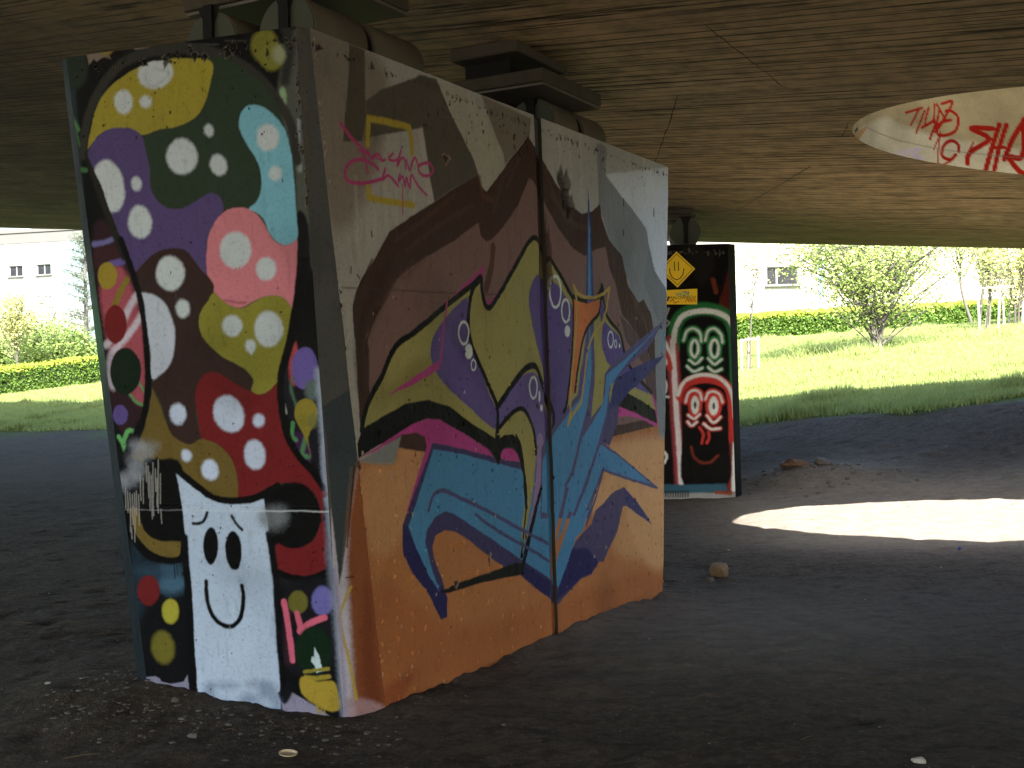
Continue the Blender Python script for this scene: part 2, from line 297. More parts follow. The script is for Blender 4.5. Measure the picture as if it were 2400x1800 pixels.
MURAL_END=[
('p',(-1447,212,63,69,41,-1195,45,-3308,-1262,-3427,-1384,-1135),(16,17,19),5,0,0,0,1),
('p',(-1318,39,-1193,45,-1220,-1142,-1078,-3144,-1232,-3156,-1307,-1346),(42,62,70),14,0,0,0,1),
('p',(-1313,40,-1152,40,-908,33,-704,29,-740,8,-776,-9,-843,-5,-885,10,-979,18,-994,-6,-980,-32,-1018,-21,-1064,-37,-1079,-22,-1109,-50,-1117,-7,-1206,36,-1288,26),(128,116,104),3,0,0,0,1),
('l',(-648,9,-526,-20,-397,-34),(95,92,88),5,1,6,0,0.7),
('l',(-363,-19,-253,-35),(95,92,88),5,1,5,0,0.6),
('p',(-517,31,-506,22,-503,8,-519,7),(140,135,125),5,0,0,0,1),
('p',(-1116,-67,-1133,-114,-1169,-145,-1215,-154,-1258,-137,-1286,-98,-1292,-49,-1275,-2,-1238,29,-1192,37,-1150,19,-1122,-19),(42,56,46),14,1,0,0,1),
('l',(-1246,-262,-1205,-338),(88,150,88),10,1,19,0,1),
('l',(-1228,-336,-1205,-414),(70,120,70),10,1,16,0,1),
('l',(-1240,-521,-1183,-532),(74,128,76),8,1,21,0,1),
('p',(-1169,-793,-1055,-815,-960,-1069,-928,-1261,-938,-1512,-951,-1721,-1077,-1811,-1150,-1735,-1179,-1432,-1190,-1058),(58,32,44),16,1,0,0,1),
('p',(-1155,-1060,-1066,-990,-1008,-1030,-962,-1171,-943,-1319,-950,-1549,-966,-1654,-1023,-1645,-1068,-1570,-1140,-1403,-1169,-1222),(170,78,96),20,1,0,0,1),
('p',(-1177,-903,-1046,-889,-1019,-963,-1092,-981,-1175,-999),(70,38,44),14,1,0,0,1),
('p',(-986,346,-992,326,-1003,312,-1015,308,-1027,315,-1034,331,-1034,352,-1029,372,-1018,386,-1006,390,-994,383,-987,367),(90,60,90),14,1,0,0,0.6),
('l',(-1179,-882,-1125,-878,-1061,-862),(112,110,172),8,1,26,0,1),
('l',(-1087,-982,-1024,-972),(104,88,168),8,1,32,0,1),
('l',(-959,-1138,-1024,-1213,-1051,-1257),(196,186,206),12,1,37,0,1),
('l',(-942,-1231,-1023,-1317,-1111,-1392),(200,192,212),12,1,32,0,1),
('l',(-1163,-1369,-1124,-1343),(190,182,200),12,1,33,0,1),
('p',(-941,43,-952,13,-974,-7,-1001,-12,-1027,-1,-1044,23,-1048,55,-1037,85,-1015,105,-987,110,-962,99,-945,74),(150,132,20),6,1,0,0,1),
('l',(-1007,-1059,-1049,-1116,-1092,-1177),(140,124,22),6,1,31,0,1),
('p',(-1063,-1040,-1074,-1071,-1097,-1094,-1125,-1102,-1152,-1092,-1169,-1067,-1173,-1034,-1162,-1002,-1139,-980,-1110,-972,-1084,-982,-1066,-1007),(158,140,22),5,1,0,0,1),
('p',(-1032,-1272,-1046,-1319,-1074,-1352,-1108,-1364,-1140,-1350,-1160,-1315,-1164,-1267,-1150,-1221,-1121,-1187,-1087,-1176,-1056,-1190,-1035,-1225),(122,20,24),5,1,0,0,1),
('p',(-1099,-1486,-1110,-1539,-1128,-1577,-1147,-1591,-1164,-1576,-1173,-1538,-1171,-1485,-1161,-1432,-1143,-1394,-1124,-1381,-1107,-1395,-1098,-1434),(190,180,200),14,1,0,0,0.8),
('l',(-1047,-1615,-1015,-1649,-976,-1665),(86,160,92),5,1,14,0,1),
('l',(-991,-1556,-964,-1598),(86,160,92),5,1,14,0,1),
('p',(-974,-1500,-992,-1558,-1030,-1600,-1076,-1615,-1119,-1598,-1147,-1555,-1153,-1497,-1134,-1439,-1097,-1397,-1050,-1383,-1008,-1400,-980,-1443),(20,44,24),5,1,0,0,1),
('p',(-1071,-1711,-1079,-1736,-1098,-1754,-1121,-1761,-1143,-1754,-1158,-1736,-1161,-1710,-1152,-1685,-1133,-1667,-1110,-1661,-1088,-1668,-1074,-1686),(94,76,150),5,1,0,0,1),
('l',(-1137,-1819,-1117,-1849,-1104,-1895,-1109,-1841,-1080,-1792,-1052,-1790,-1037,-1811,-1001,-1766),(100,176,104),6,1,23,0,1),
('l',(-1217,-1168,-1212,-1281,-1198,-1401),(22,150,60),14,1,28,0,1),
('p',(-70,-97,14,-20,31,-354,22,-1003,-79,-998,-59,-684,-73,-479,-123,-340),(86,92,86),12,1,0,0,1),
('l',(-58,41,-38,-81,-74,-224),(52,54,52),16,1,50,0,1),
('p',(-93,-71,-105,-107,-132,-132,-168,-138,-201,-124,-224,-94,-230,-56,-217,-20,-189,4,-154,10,-121,-4,-98,-33),(124,124,34),14,1,0,0,1),
('p',(-72,-124,-83,-152,-106,-172,-136,-177,-164,-166,-184,-142,-189,-111,-178,-82,-155,-62,-125,-58,-97,-69,-78,-93),(128,130,40),12,1,0,0,1),
('p',(-62,-111,-68,-131,-81,-144,-98,-147,-114,-140,-124,-125,-127,-104,-121,-85,-108,-72,-91,-68,-75,-75,-65,-91),(150,158,124),16,1,0,0,1),
('p',(-71,-304,-76,-329,-85,-347,-96,-353,-105,-345,-111,-326,-112,-300,-107,-275,-98,-258,-87,-252,-77,-260,-72,-279),(140,176,134),9,1,0,0,1),
('l',(-88,-383,-46,-536,-34,-618),(120,140,124),14,1,19,0,1),
('l',(-19,-403,-29,-618),(140,150,160),9,1,13,0,1),
('p',(-62,-801,-13,-865,-20,-1182,-10,-1433,-28,-1602,-210,-1670,-185,-1386,-102,-1178,-73,-972),(15,16,17),8,1,0,0,1),
('p',(-171,-1500,-120,-1381,-117,-1529,-156,-1607,-187,-1599),(176,66,76),7,1,0,0,1),
('p',(-168,-1564,-176,-1603,-190,-1631,-207,-1642,-222,-1631,-232,-1602,-233,-1563,-225,-1524,-210,-1495,-193,-1485,-178,-1496,-169,-1525),(30,36,44),14,1,0,0,1),
('p',(-202,-1585,-171,-1778,-73,-1943,-50,-1957,-22,-1531,-106,-1586),(30,30,38),14,1,0,0,1),
('p',(-18,-1507,-31,-1554,-59,-1589,-94,-1601,-127,-1588,-149,-1552,-154,-1504,-141,-1456,-113,-1422,-77,-1410,-44,-1423,-23,-1459),(106,90,172),5,1,0,0,1),
('p',(-20,-1609,-27,-1633,-42,-1651,-60,-1658,-78,-1651,-90,-1633,-93,-1608,-86,-1583,-71,-1565,-52,-1559,-34,-1566,-23,-1584),(92,110,108),14,1,0,0,1),
('l',(-151,-1550,-163,-1592,-145,-1671),(80,116,100),9,1,14,0,1),
('p',(-173,-1807,-110,-1814,-85,-1900,-106,-1958,-157,-1900),(64,26,80),12,1,0,0,1),
('l',(-169,-1757,-178,-1814,-160,-1835),(78,140,86),5,1,20,0,1),
('l',(-112,-1836,-133,-1900,-102,-1914),(78,130,90),8,1,23,0,1),
('p',(-36,-1711,-47,-1744,-71,-1768,-102,-1776,-132,-1767,-152,-1743,-158,-1710,-147,-1677,-122,-1654,-91,-1645,-62,-1654,-42,-1679),(146,134,24),5,1,0,0,1),
('p',(-150,-1728,-43,-1729,-95,-1828,-88,-1914,-108,-1836),(140,130,26),5,1,0,0,1),
('p',(-39,-1750,-44,-1768,-55,-1781,-69,-1786,-82,-1781,-91,-1768,-93,-1750,-88,-1732,-77,-1719,-63,-1715,-50,-1719,-41,-1732),(120,122,62),12,1,0,0,0.8),
('p',(-199,-1670,-195,-1713,-205,-1720),(170,175,180),5,0,0,0,1),
('l',(-16,-1517,-15,-1637,-16,-1850,-23,-2086,-8,-2188,-4,-2624,-9,-3174),(146,160,186),18,1,35,0,1),
('l',(-14,-1957,10,-2093),(120,132,150),14,1,20,0,1),
('l',(-1191,-463,-1166,-349,-1113,-239,-1021,-127,-909,-54,-760,-25,-593,-29,-433,-64,-286,-134,-183,-219,-113,-314,-60,-426,-42,-577),(58,58,54),9,1,47,0,1),
('l',(-1157,-458,-1129,-569,-1088,-710,-1045,-844,-1008,-948,-1013,-912),(44,42,38),9,1,50,0,1),
('p',(-1162,-429,-1087,-241,-1007,-157,-817,-81,-681,-68,-516,-79,-394,-89,-280,-148,-176,-233,-115,-340,-80,-479,-66,-629,-67,-820,-68,-916,-68,-944,-86,-1075,-113,-1227,-148,-1331,-188,-1428,-221,-1527,-236,-1598,-237,-1706,-221,-1799,-180,-1886,-122,-1958,-56,-2029,-30,-2101,-294,-2061,-355,-2100,-432,-2118,-508,-2123,-633,-2095,-746,-2021,-828,-1969,-931,-1947,-1056,-1948,-1089,-1918,-1004,-1796,-946,-1676,-919,-1587,-920,-1513,-918,-1409,-934,-1231,-960,-1069,-998,-935,-1064,-734,-1103,-607,-1138,-525),(50,68,52),5,1,0,-1,1),
('p',(-1182,-442,-1135,-352,-1088,-248,-1008,-164,-924,-116,-817,-81,-680,-65,-556,-73,-468,-90,-434,-119,-458,-198,-485,-264,-533,-329,-603,-364,-671,-375,-747,-376,-843,-395,-918,-371,-1021,-355,-1084,-371,-1133,-410),(160,150,26),5,1,0,1,1),
('l',(-416,-735,-303,-652,-227,-617),(40,52,44),5,1,1,1,1),
('p',(-1165,-450,-1104,-383,-1038,-353,-968,-349,-900,-362,-852,-398,-837,-456,-824,-542,-825,-628,-806,-686,-759,-732,-693,-748,-624,-735,-545,-698,-494,-687,-455,-711,-443,-754,-463,-795,-518,-847,-544,-903,-551,-945,-554,-1088,-710,-1167,-969,-1156,-1031,-919,-1107,-643,-1161,-494),(88,72,128),5,1,0,1,1),
('p',(-259,-313,-216,-319,-170,-342,-127,-387,-89,-444,-69,-520,-52,-603,-55,-719,-56,-821,-63,-903,-97,-935,-138,-947,-183,-923,-219,-873,-238,-823,-268,-793,-310,-770,-262,-738,-238,-692,-232,-623,-246,-560,-281,-503,-312,-445,-327,-396,-314,-349,-288,-321),(112,184,210),5,1,0,1,1),
('p',(-552,-959,-533,-875,-490,-814,-437,-775,-378,-762,-330,-765,-283,-789,-247,-829,-219,-880,-184,-927,-138,-947,-97,-935,-63,-910,-56,-918,-71,-1041,-92,-1144,-118,-1262,-152,-1197,-198,-1174,-262,-1172,-320,-1190,-380,-1216,-438,-1214,-484,-1184,-530,-1139,-531,-1110,-556,-1066,-556,-981),(206,122,138),5,1,0,1,1),
('p',(-985,-1060,-917,-998,-842,-944,-745,-927,-670,-939,-624,-984,-587,-1036,-549,-1074,-526,-1118,-559,-1173,-605,-1222,-625,-1286,-617,-1337,-580,-1389,-517,-1434,-446,-1479,-384,-1517,-358,-1553,-375,-1603,-499,-1594,-675,-1665,-678,-1775,-665,-1820,-685,-1849,-738,-1857,-797,-1846,-837,-1804,-856,-1737,-874,-1662,-910,-1587,-938,-1512,-939,-1364,-950,-1216,-968,-1142),(64,44,40),5,1,0,1,1),
('p',(-934,-1557,-917,-1580,-883,-1662,-861,-1744,-821,-1819,-738,-1855,-666,-1827,-600,-1846,-536,-1894,-500,-1953,-487,-2034,-495,-2212,-577,-2221,-751,-2066,-830,-1992,-931,-1947,-1058,-1963,-1089,-1918,-1004,-1796,-956,-1684),(112,95,34),5,1,0,1,1),
('p',(-530,-1142,-492,-1176,-446,-1210,-381,-1220,-321,-1194,-262,-1172,-197,-1171,-152,-1197,-127,-1233,-112,-1290,-133,-1345,-171,-1415,-194,-1492,-225,-1570,-277,-1605,-336,-1622,-375,-1603,-358,-1553,-391,-1509,-454,-1472,-525,-1434,-588,-1381,-620,-1330,-626,-1279,-610,-1229,-568,-1180),(142,140,34),5,1,0,1,1),
('p',(-592,-1511,-542,-1520,-479,-1558,-416,-1592,-376,-1607,-336,-1622,-286,-1612,-225,-1570,-229,-1706,-213,-1799,-164,-1886,-98,-1958,-47,-2015,-23,-2115,-131,-2059,-209,-2031,-294,-2061,-359,-2102,-432,-2118,-491,-2122,-484,-2034,-500,-1953,-536,-1894,-600,-1846,-666,-1824,-676,-1761,-684,-1665,-672,-1591,-637,-1533),(122,20,26),5,1,0,1,1),
('l',(-476,-1180,-419,-1193,-362,-1196),(128,50,70),7,1,7,0,0.7),
('p',(-653,-105,-655,-141,-681,-172,-724,-190,-773,-190,-815,-172,-838,-140,-837,-104,-811,-72,-767,-55,-718,-55,-677,-74),(186,200,210),11,1,0,1,1),
('p',(-882,-236,-889,-264,-908,-284,-933,-291,-959,-283,-978,-262,-985,-234,-978,-205,-959,-185,-933,-178,-907,-187,-889,-208),(186,200,210),11,1,0,1,1),
('p',(-780,-247,-786,-262,-798,-271,-814,-274,-830,-268,-840,-256,-843,-241,-837,-227,-824,-218,-808,-215,-793,-221,-783,-232),(186,200,210),11,1,0,1,1),
('p',(-461,-406,-463,-420,-470,-431,-482,-435,-495,-432,-505,-423,-510,-409,-508,-395,-500,-385,-488,-380,-476,-383,-466,-393),(186,200,210),11,1,0,1,1),
('p',(-556,-512,-568,-553,-598,-583,-641,-594,-684,-583,-715,-552,-727,-510,-715,-469,-684,-439,-641,-429,-599,-440,-568,-471),(186,200,210),11,1,0,1,1),
('p',(-406,-557,-406,-582,-418,-602,-439,-611,-462,-608,-481,-593,-492,-570,-492,-545,-479,-525,-459,-516,-436,-519,-416,-534),(186,200,210),11,1,0,1,1),
('p',(-125,-468,-135,-497,-158,-517,-187,-523,-214,-512,-233,-489,-238,-458,-228,-429,-205,-409,-176,-404,-149,-414,-130,-438),(186,200,210),11,1,0,1,1),
('p',(-124,-628,-129,-644,-143,-655,-159,-658,-176,-653,-187,-640,-190,-623,-184,-607,-170,-596,-154,-593,-137,-599,-127,-612),(186,200,210),11,1,0,1,1),
('p',(-974,-606,-976,-668,-1001,-717,-1041,-738,-1087,-726,-1125,-684,-1145,-623,-1143,-560,-1117,-512,-1077,-491,-1032,-504,-994,-546),(186,200,210),11,1,0,1,1),
('p',(-875,-615,-879,-631,-889,-643,-903,-648,-918,-643,-928,-631,-932,-615,-928,-598,-917,-586,-903,-582,-889,-587,-878,-599),(186,200,210),11,1,0,1,1),
('p',(-837,-794,-847,-832,-872,-860,-905,-870,-939,-859,-963,-831,-971,-793,-961,-755,-935,-727,-902,-717,-869,-728,-845,-756),(186,200,210),11,1,0,1,1),
('p',(-313,-957,-328,-998,-361,-1028,-404,-1037,-445,-1023,-473,-991,-481,-948,-465,-906,-431,-877,-388,-869,-347,-882,-320,-915),(186,200,210),11,1,0,1,1),
('p',(-190,-1049,-199,-1075,-220,-1093,-247,-1099,-273,-1091,-291,-1070,-296,-1044,-286,-1017,-265,-999,-238,-993,-212,-1002,-194,-1022),(186,200,210),11,1,0,1,1),
('p',(-681,-1041,-692,-1081,-722,-1111,-762,-1123,-803,-1112,-832,-1083,-842,-1043,-830,-1002,-799,-972,-759,-961,-719,-972,-690,-1001),(186,200,210),11,1,0,1,1),
('p',(-669,-1208,-673,-1230,-686,-1246,-705,-1254,-725,-1250,-741,-1235,-747,-1214,-743,-1192,-730,-1175,-711,-1167,-691,-1172,-675,-1186),(186,200,210),11,1,0,1,1),
('p',(-393,-1303,-403,-1327,-424,-1345,-451,-1351,-477,-1343,-494,-1324,-499,-1299,-489,-1274,-468,-1257,-441,-1251,-415,-1259,-398,-1278),(186,200,210),11,1,0,1,1),
('p',(-181,-1324,-195,-1365,-225,-1395,-263,-1405,-299,-1393,-324,-1361,-330,-1319,-316,-1278,-286,-1248,-248,-1239,-212,-1251,-188,-1282),(186,200,210),11,1,0,1,1),
('p',(-332,-1397,-337,-1412,-348,-1423,-362,-1427,-376,-1422,-385,-1411,-387,-1396,-382,-1381,-371,-1370,-357,-1367,-343,-1371,-334,-1382),(186,200,210),11,1,0,1,1),
('p',(-429,-1686,-424,-1732,-441,-1772,-475,-1796,-518,-1798,-558,-1776,-584,-1738,-589,-1692,-572,-1652,-537,-1628,-494,-1626,-455,-1648),(182,198,226),11,1,0,1,1),
('p',(-316,-1745,-321,-1760,-334,-1771,-350,-1775,-365,-1771,-376,-1760,-378,-1744,-373,-1729,-360,-1718,-344,-1714,-329,-1718,-319,-1729),(182,198,226),11,1,0,1,1),
('p',(-325,-1895,-329,-1932,-347,-1961,-375,-1975,-405,-1970,-429,-1948,-441,-1913,-437,-1877,-418,-1848,-390,-1834,-360,-1839,-336,-1862),(182,198,226),11,1,0,1,1),
('p',(-739,-1705,-744,-1731,-760,-1752,-783,-1762,-807,-1757,-825,-1740,-833,-1715,-828,-1689,-812,-1668,-789,-1659,-765,-1663,-747,-1680),(182,198,226),11,1,0,1,1),
('p',(-732,-1901,-731,-1915,-738,-1928,-750,-1936,-765,-1936,-778,-1930,-786,-1917,-786,-1903,-780,-1890,-767,-1882,-753,-1882,-740,-1889),(182,198,226),11,1,0,1,1),
('p',(-587,-1971,-590,-1996,-604,-2018,-627,-2029,-651,-2027,-671,-2012,-681,-1988,-678,-1962,-664,-1941,-641,-1930,-617,-1932,-597,-1947),(182,198,226),11,1,0,1,1),
('p',(-958,-1129,-914,-1126,-862,-1139,-810,-1177,-778,-1237,-762,-1311,-775,-1398,-809,-1471,-864,-1518,-923,-1539,-912,-1439,-917,-1320,-932,-1217),(184,196,216),8,1,0,1,1),
('p',(-374,-1409,-345,-1410,-358,-1437),(184,196,206),5,1,0,0,1),
('l',(-340,-1770,-340,-1813),(150,40,50),5,1,5,0,0.6),
('l',(-740,-1137,-740,-1173),(110,105,100),5,1,3,0,0.5),
('l',(-751,-99,-671,-135,-777,-180,-805,-121),(150,158,160),10,1,11,0,0.4),
('l',(-1021,-868,-989,-972,-957,-1083,-937,-1202,-930,-1320,-934,-1438,-939,-1549,-966,-1676,-1001,-1766,-1044,-1834),(7,7,8),5,1,32,0,1),
('l',(-1000,-1759,-1053,-1842,-1102,-1918,-1144,-2010),(14,14,16),9,1,50,0,1),
('l',(-55,-918,-68,-1041,-93,-1165,-126,-1289,-160,-1401,-206,-1513,-221,-1613,-218,-1727,-198,-1828,-149,-1915,-83,-1986,-41,-2058),(7,7,8),6,1,35,0,1),
('p',(-1162,-1934,-1049,-1933,-791,-2090,-828,-2448,-872,-3055,-1127,-3074,-1178,-2367),(16,18,24),10,1,0,0,1),
('p',(-1166,-2057,-1160,-2366,-1139,-2757,-1118,-3073,-1202,-3079,-1207,-2134),(52,74,96),16,0,0,0,1),
('p',(-811,-1947,-845,-1940,-897,-1933,-1004,-1933,-983,-2070,-824,-2068),(7,7,8),8,1,0,0,1),
('p',(-828,-2540,-842,-2568,-873,-2589,-914,-2598,-954,-2592,-981,-2574,-989,-2547,-975,-2519,-944,-2498,-903,-2489,-863,-2495,-836,-2514),(66,110,138),30,1,0,0,0.9),
('p',(-848,-2480,-868,-2499,-919,-2516,-987,-2523,-1054,-2521,-1102,-2508,-1119,-2489,-1098,-2469,-1047,-2453,-978,-2446,-912,-2448,-864,-2461),(48,80,104),36,1,0,0,0.8),
('p',(-838,-2464,-848,-2480,-872,-2492,-903,-2497,-934,-2494,-956,-2483,-963,-2468,-953,-2452,-929,-2440,-897,-2435,-866,-2438,-845,-2449),(60,96,120),30,1,0,0,0.7),
('p',(-1058,-2518,-1078,-2636,-1108,-2724,-1139,-2757,-1163,-2727,-1174,-2641,-1168,-2523,-1148,-2405,-1118,-2318,-1087,-2287,-1064,-2317,-1053,-2402),(40,66,86),40,1,0,0,0.55),
('p',(-1147,-2172,-1150,-2234,-1136,-2311,-1093,-2380,-1030,-2428,-952,-2446,-844,-2439,-823,-2402,-813,-2303,-938,-2314),(7,7,8),6,1,0,0,1),
('p',(-1111,-2171,-1109,-2233,-1089,-2302,-1041,-2363,-982,-2399,-913,-2414,-854,-2405,-837,-2357,-840,-2315,-904,-2329,-957,-2331,-1009,-2312,-1045,-2270,-1061,-2209,-1075,-2171),(116,98,36),5,1,0,0,1),
('p',(-1059,-2025,-1025,-1964,-809,-1932,-786,-2128,-805,-2310,-886,-2331,-957,-2329,-1008,-2308,-1044,-2266,-1061,-2209),(7,7,8),8,1,0,0,1),
('p',(-928,-1917,-913,-1940,-818,-1962,-745,-2014,-665,-2073,-567,-2124,-357,-2091,-292,-2046,-350,-2135,-555,-2176,-720,-2111,-833,-2022,-973,-2008),(7,7,8),5,1,0,0,1),
('l',(-885,-2450,-888,-2519),(7,7,8),5,1,5,0,1),
('l',(-870,-2450,-868,-2496),(7,7,8),5,1,5,0,1),
('p',(-345,-2099,-288,-2061,-212,-2031,-148,-2038,-103,-2074,-67,-2131,-21,-2435,-44,-2523,-321,-2520,-357,-2268),(30,30,36),8,1,0,0,1),
('p',(-229,-2035,-129,-2002,-47,-2080,-53,-2246,-61,-2152,-102,-2066),(118,20,26),6,1,0,0,1),
('p',(-307,-2319,-256,-2340,-174,-2337,-106,-2299,-59,-2218,-40,-2232,-43,-2377,-59,-2436,-128,-2469,-211,-2480,-275,-2467,-315,-2445),(122,20,28),5,1,0,0,1),
('l',(-316,-2466,-244,-2491,-163,-2495,-105,-2482,-51,-2456),(7,7,8),5,1,36,0,1),
('p',(-62,-2189,-87,-2267,-143,-2326,-216,-2349,-285,-2330,-332,-2273,-344,-2194,-318,-2115,-260,-2056,-188,-2035,-120,-2055,-74,-2111),(7,7,8),7,1,0,0,1),
('p',(-357,-2092,-272,-2061,-243,-2192,-296,-2326,-341,-2283),(7,7,8),6,1,0,0,1),
('p',(-829,-1993,-752,-2052,-672,-2111,-597,-2138,-538,-2145,-445,-2139,-355,-2114,-351,-2158,-344,-2268,-333,-2357,-329,-2490,-334,-2640,-344,-2829,-346,-3003,-355,-3172,-816,-3209,-812,-3036,-807,-2856,-800,-2701,-798,-2508,-803,-2340,-807,-2166,-820,-2038),(172,192,218),5,0,0,0,1),
('l',(-824,-1985,-742,-2041,-661,-2096,-595,-2121,-528,-2126,-434,-2115,-340,-2084,-271,-2047),(7,7,8),5,1,29,0,1),
('l',(-809,-2310,-814,-2448,-821,-2625,-828,-2834,-836,-3053,-839,-3132),(11,12,16),7,1,37,0,1),
('l',(-341,-2283,-330,-2386,-324,-2535,-327,-2677,-331,-2866,-328,-3017,-326,-3139),(12,13,18),7,1,37,0,1),
('p',(-236,-2207,-249,-2233,-279,-2254,-319,-2262,-358,-2255,-385,-2237,-393,-2210,-380,-2183,-349,-2163,-309,-2155,-271,-2162,-244,-2181),(120,126,134),34,1,0,0,0.8),
('p',(-225,-2177,-233,-2196,-252,-2210,-277,-2215,-302,-2211,-319,-2198,-324,-2179,-315,-2161,-296,-2147,-271,-2142,-247,-2146,-230,-2159),(120,124,134),30,1,0,0,0.5),
('p',(-1106,-2048,-1114,-2069,-1131,-2084,-1152,-2090,-1172,-2085,-1185,-2070,-1188,-2049,-1181,-2028,-1164,-2013,-1143,-2007,-1123,-2013,-1110,-2028),(150,158,172),26,1,0,0,0.576),
('p',(-1038,-2025,-1048,-2045,-1070,-2061,-1099,-2067,-1127,-2061,-1147,-2046,-1152,-2026,-1142,-2005,-1119,-1990,-1090,-1984,-1062,-1989,-1043,-2004),(150,158,172),26,1,0,0,0.54),
('p',(-996,-1979,-1005,-2003,-1025,-2020,-1050,-2027,-1074,-2021,-1090,-2003,-1093,-1979,-1084,-1955,-1064,-1937,-1039,-1931,-1016,-1937,-1000,-1955),(150,158,172),26,1,0,0,0.612),
('p',(-940,-1895,-950,-1915,-974,-1931,-1004,-1936,-1034,-1931,-1054,-1916,-1060,-1895,-1050,-1875,-1026,-1860,-995,-1854,-966,-1860,-946,-1875),(150,158,172),26,1,0,0,0.576),
('p',(-1000,-1857,-1007,-1871,-1023,-1881,-1043,-1885,-1063,-1881,-1077,-1871,-1081,-1857,-1074,-1844,-1058,-1834,-1037,-1830,-1018,-1834,-1004,-1844),(150,158,172),26,1,0,0,0.576),
('p',(-1043,-1933,-1050,-1954,-1063,-1969,-1080,-1975,-1096,-1969,-1106,-1954,-1108,-1934,-1102,-1913,-1088,-1898,-1071,-1892,-1056,-1898,-1045,-1913),(150,158,172),26,1,0,0,0.36),
('p',(-905,-1865,-914,-1878,-935,-1888,-964,-1892,-992,-1888,-1011,-1879,-1017,-1865,-1008,-1851,-986,-1841,-958,-1838,-930,-1841,-911,-1851),(150,158,172),26,1,0,0,0.36),
('l',(-1102,-2094,-1121,-2287),(172,172,170),3,1,5,0,0.75),
('l',(-1115,-2087,-1126,-2195),(172,172,170),3,1,5,0,0.75),
('l',(-1090,-2102,-1104,-2256),(172,172,170),3,1,5,0,0.75),
('l',(-1077,-2094,-1102,-2341),(172,172,170),3,1,5,0,0.75),
('l',(-1065,-2086,-1078,-2209),(172,172,170),3,1,5,0,0.75),
('l',(-1054,-2101,-1068,-2255),(172,172,170),3,1,5,0,0.75),
('l',(-1032,-2009,-1044,-2132),(172,172,170),3,1,5,0,0.75),
('l',(-1018,-2024,-1031,-2147),(172,172,170),3,1,5,0,0.75),
('l',(-989,-1948,-998,-2040),(172,172,170),3,1,5,0,0.75),
('l',(-980,-1963,-996,-2116),(172,172,170),3,1,5,0,0.75),
('l',(-975,-1994,-994,-2177),(172,172,170),3,1,5,0,0.75),
('l',(-967,-2009,-988,-2223),(172,172,170),3,1,5,0,0.75),
('l',(-952,-1948,-979,-2207),(172,172,170),3,1,5,0,0.75),
('l',(-942,-1978,-952,-2085),(172,172,170),3,1,5,0,0.75),
('l',(-938,-2024,-952,-2161),(172,172,170),3,1,5,0,0.75),
('l',(-922,-1933,-949,-2191),(172,172,170),3,1,5,0,0.75),
('l',(-917,-2001,-931,-2145),(172,172,170),3,1,5,0,0.75),
('l',(-932,-2176,-936,-2245),(172,172,170),3,1,5,0,0.75),
('l',(-1125,-2072,-1136,-2172),(172,172,170),3,1,5,0,0.75),
('l',(-1113,-2272,-1116,-2326),(172,172,170),3,1,5,0,0.75),
('l',(-754,-2240,-728,-2240,-700,-2228,-679,-2205,-670,-2186),(7,7,8),5,1,15,0,1),
('l',(-535,-2200,-517,-2231,-484,-2264),(7,7,8),5,1,14,0,1),
('p',(-625,-2347,-635,-2393,-654,-2428,-676,-2441,-695,-2429,-707,-2396,-708,-2349,-698,-2302,-679,-2268,-657,-2255,-638,-2267,-626,-2300),(7,7,8),5,1,0,0,1),
('p',(-496,-2363,-504,-2411,-522,-2447,-546,-2462,-569,-2451,-584,-2417,-589,-2370,-581,-2322,-563,-2287,-539,-2272,-516,-2283,-501,-2317),(7,7,8),5,1,0,0,1),
('l',(-711,-2522,-716,-2582,-709,-2642,-686,-2699,-646,-2734,-600,-2743,-555,-2720,-525,-2672,-512,-2603,-512,-2539),(7,7,8),5,1,23,0,1),
('l',(-600,-2744,-604,-2798),(150,165,185),5,1,4,0,0.7),
('p',(-981,-2581,-994,-2619,-1021,-2647,-1055,-2659,-1087,-2650,-1109,-2624,-1114,-2587,-1101,-2549,-1073,-2521,-1039,-2510,-1007,-2518,-986,-2545),(118,22,28),8,1,0,0,1),
('p',(-881,-2681,-891,-2714,-911,-2738,-937,-2748,-961,-2741,-976,-2718,-980,-2686,-970,-2654,-949,-2630,-923,-2620,-900,-2627,-884,-2650),(168,164,28),8,1,0,0,1),
('p',(-927,-2857,-932,-2900,-953,-2936,-985,-2954,-1020,-2950,-1048,-2925,-1061,-2885,-1056,-2842,-1034,-2806,-1002,-2788,-967,-2792,-940,-2817),(116,110,26),16,1,0,0,1),
('p',(-1123,-3033,-1058,-3019,-1031,-3029,-1024,-3046,-961,-3054,-888,-3037,-862,-3000,-860,-3118,-1025,-3146,-1132,-3114),(134,134,160),4,0,0,0,1),
('p',(-353,-3080,-293,-3045,-237,-3071,-158,-3111,-49,-3177,-332,-3200),(142,138,164),5,0,0,0,1),
('p',(-265,-2532,-57,-2480,-36,-2626,-61,-2923,-284,-2938,-282,-2637),(26,26,34),20,1,0,0,1),
('l',(-289,-2713,-297,-2901),(74,42,56),20,1,32,0,0.6),
('p',(-164,-2604,-173,-2632,-194,-2654,-220,-2663,-245,-2656,-262,-2637,-266,-2608,-257,-2580,-236,-2558,-210,-2549,-185,-2556,-168,-2576),(112,108,34),7,1,0,0,1),
('p',(-25,-2590,-36,-2625,-60,-2652,-90,-2663,-120,-2655,-140,-2630,-145,-2595,-134,-2560,-109,-2533,-79,-2523,-50,-2531,-30,-2555),(106,102,176),9,1,0,0,1),
('l',(-288,-2608,-275,-2749,-267,-2888),(208,92,124),5,1,32,0,1),
('l',(-225,-2661,-213,-2716,-213,-2746),(204,88,120),5,1,32,0,1),
('l',(-217,-2743,-165,-2706,-80,-2671),(208,92,124),5,1,30,0,1),
('l',(-241,-2658,-241,-2755),(12,12,14),5,1,5,0,1),
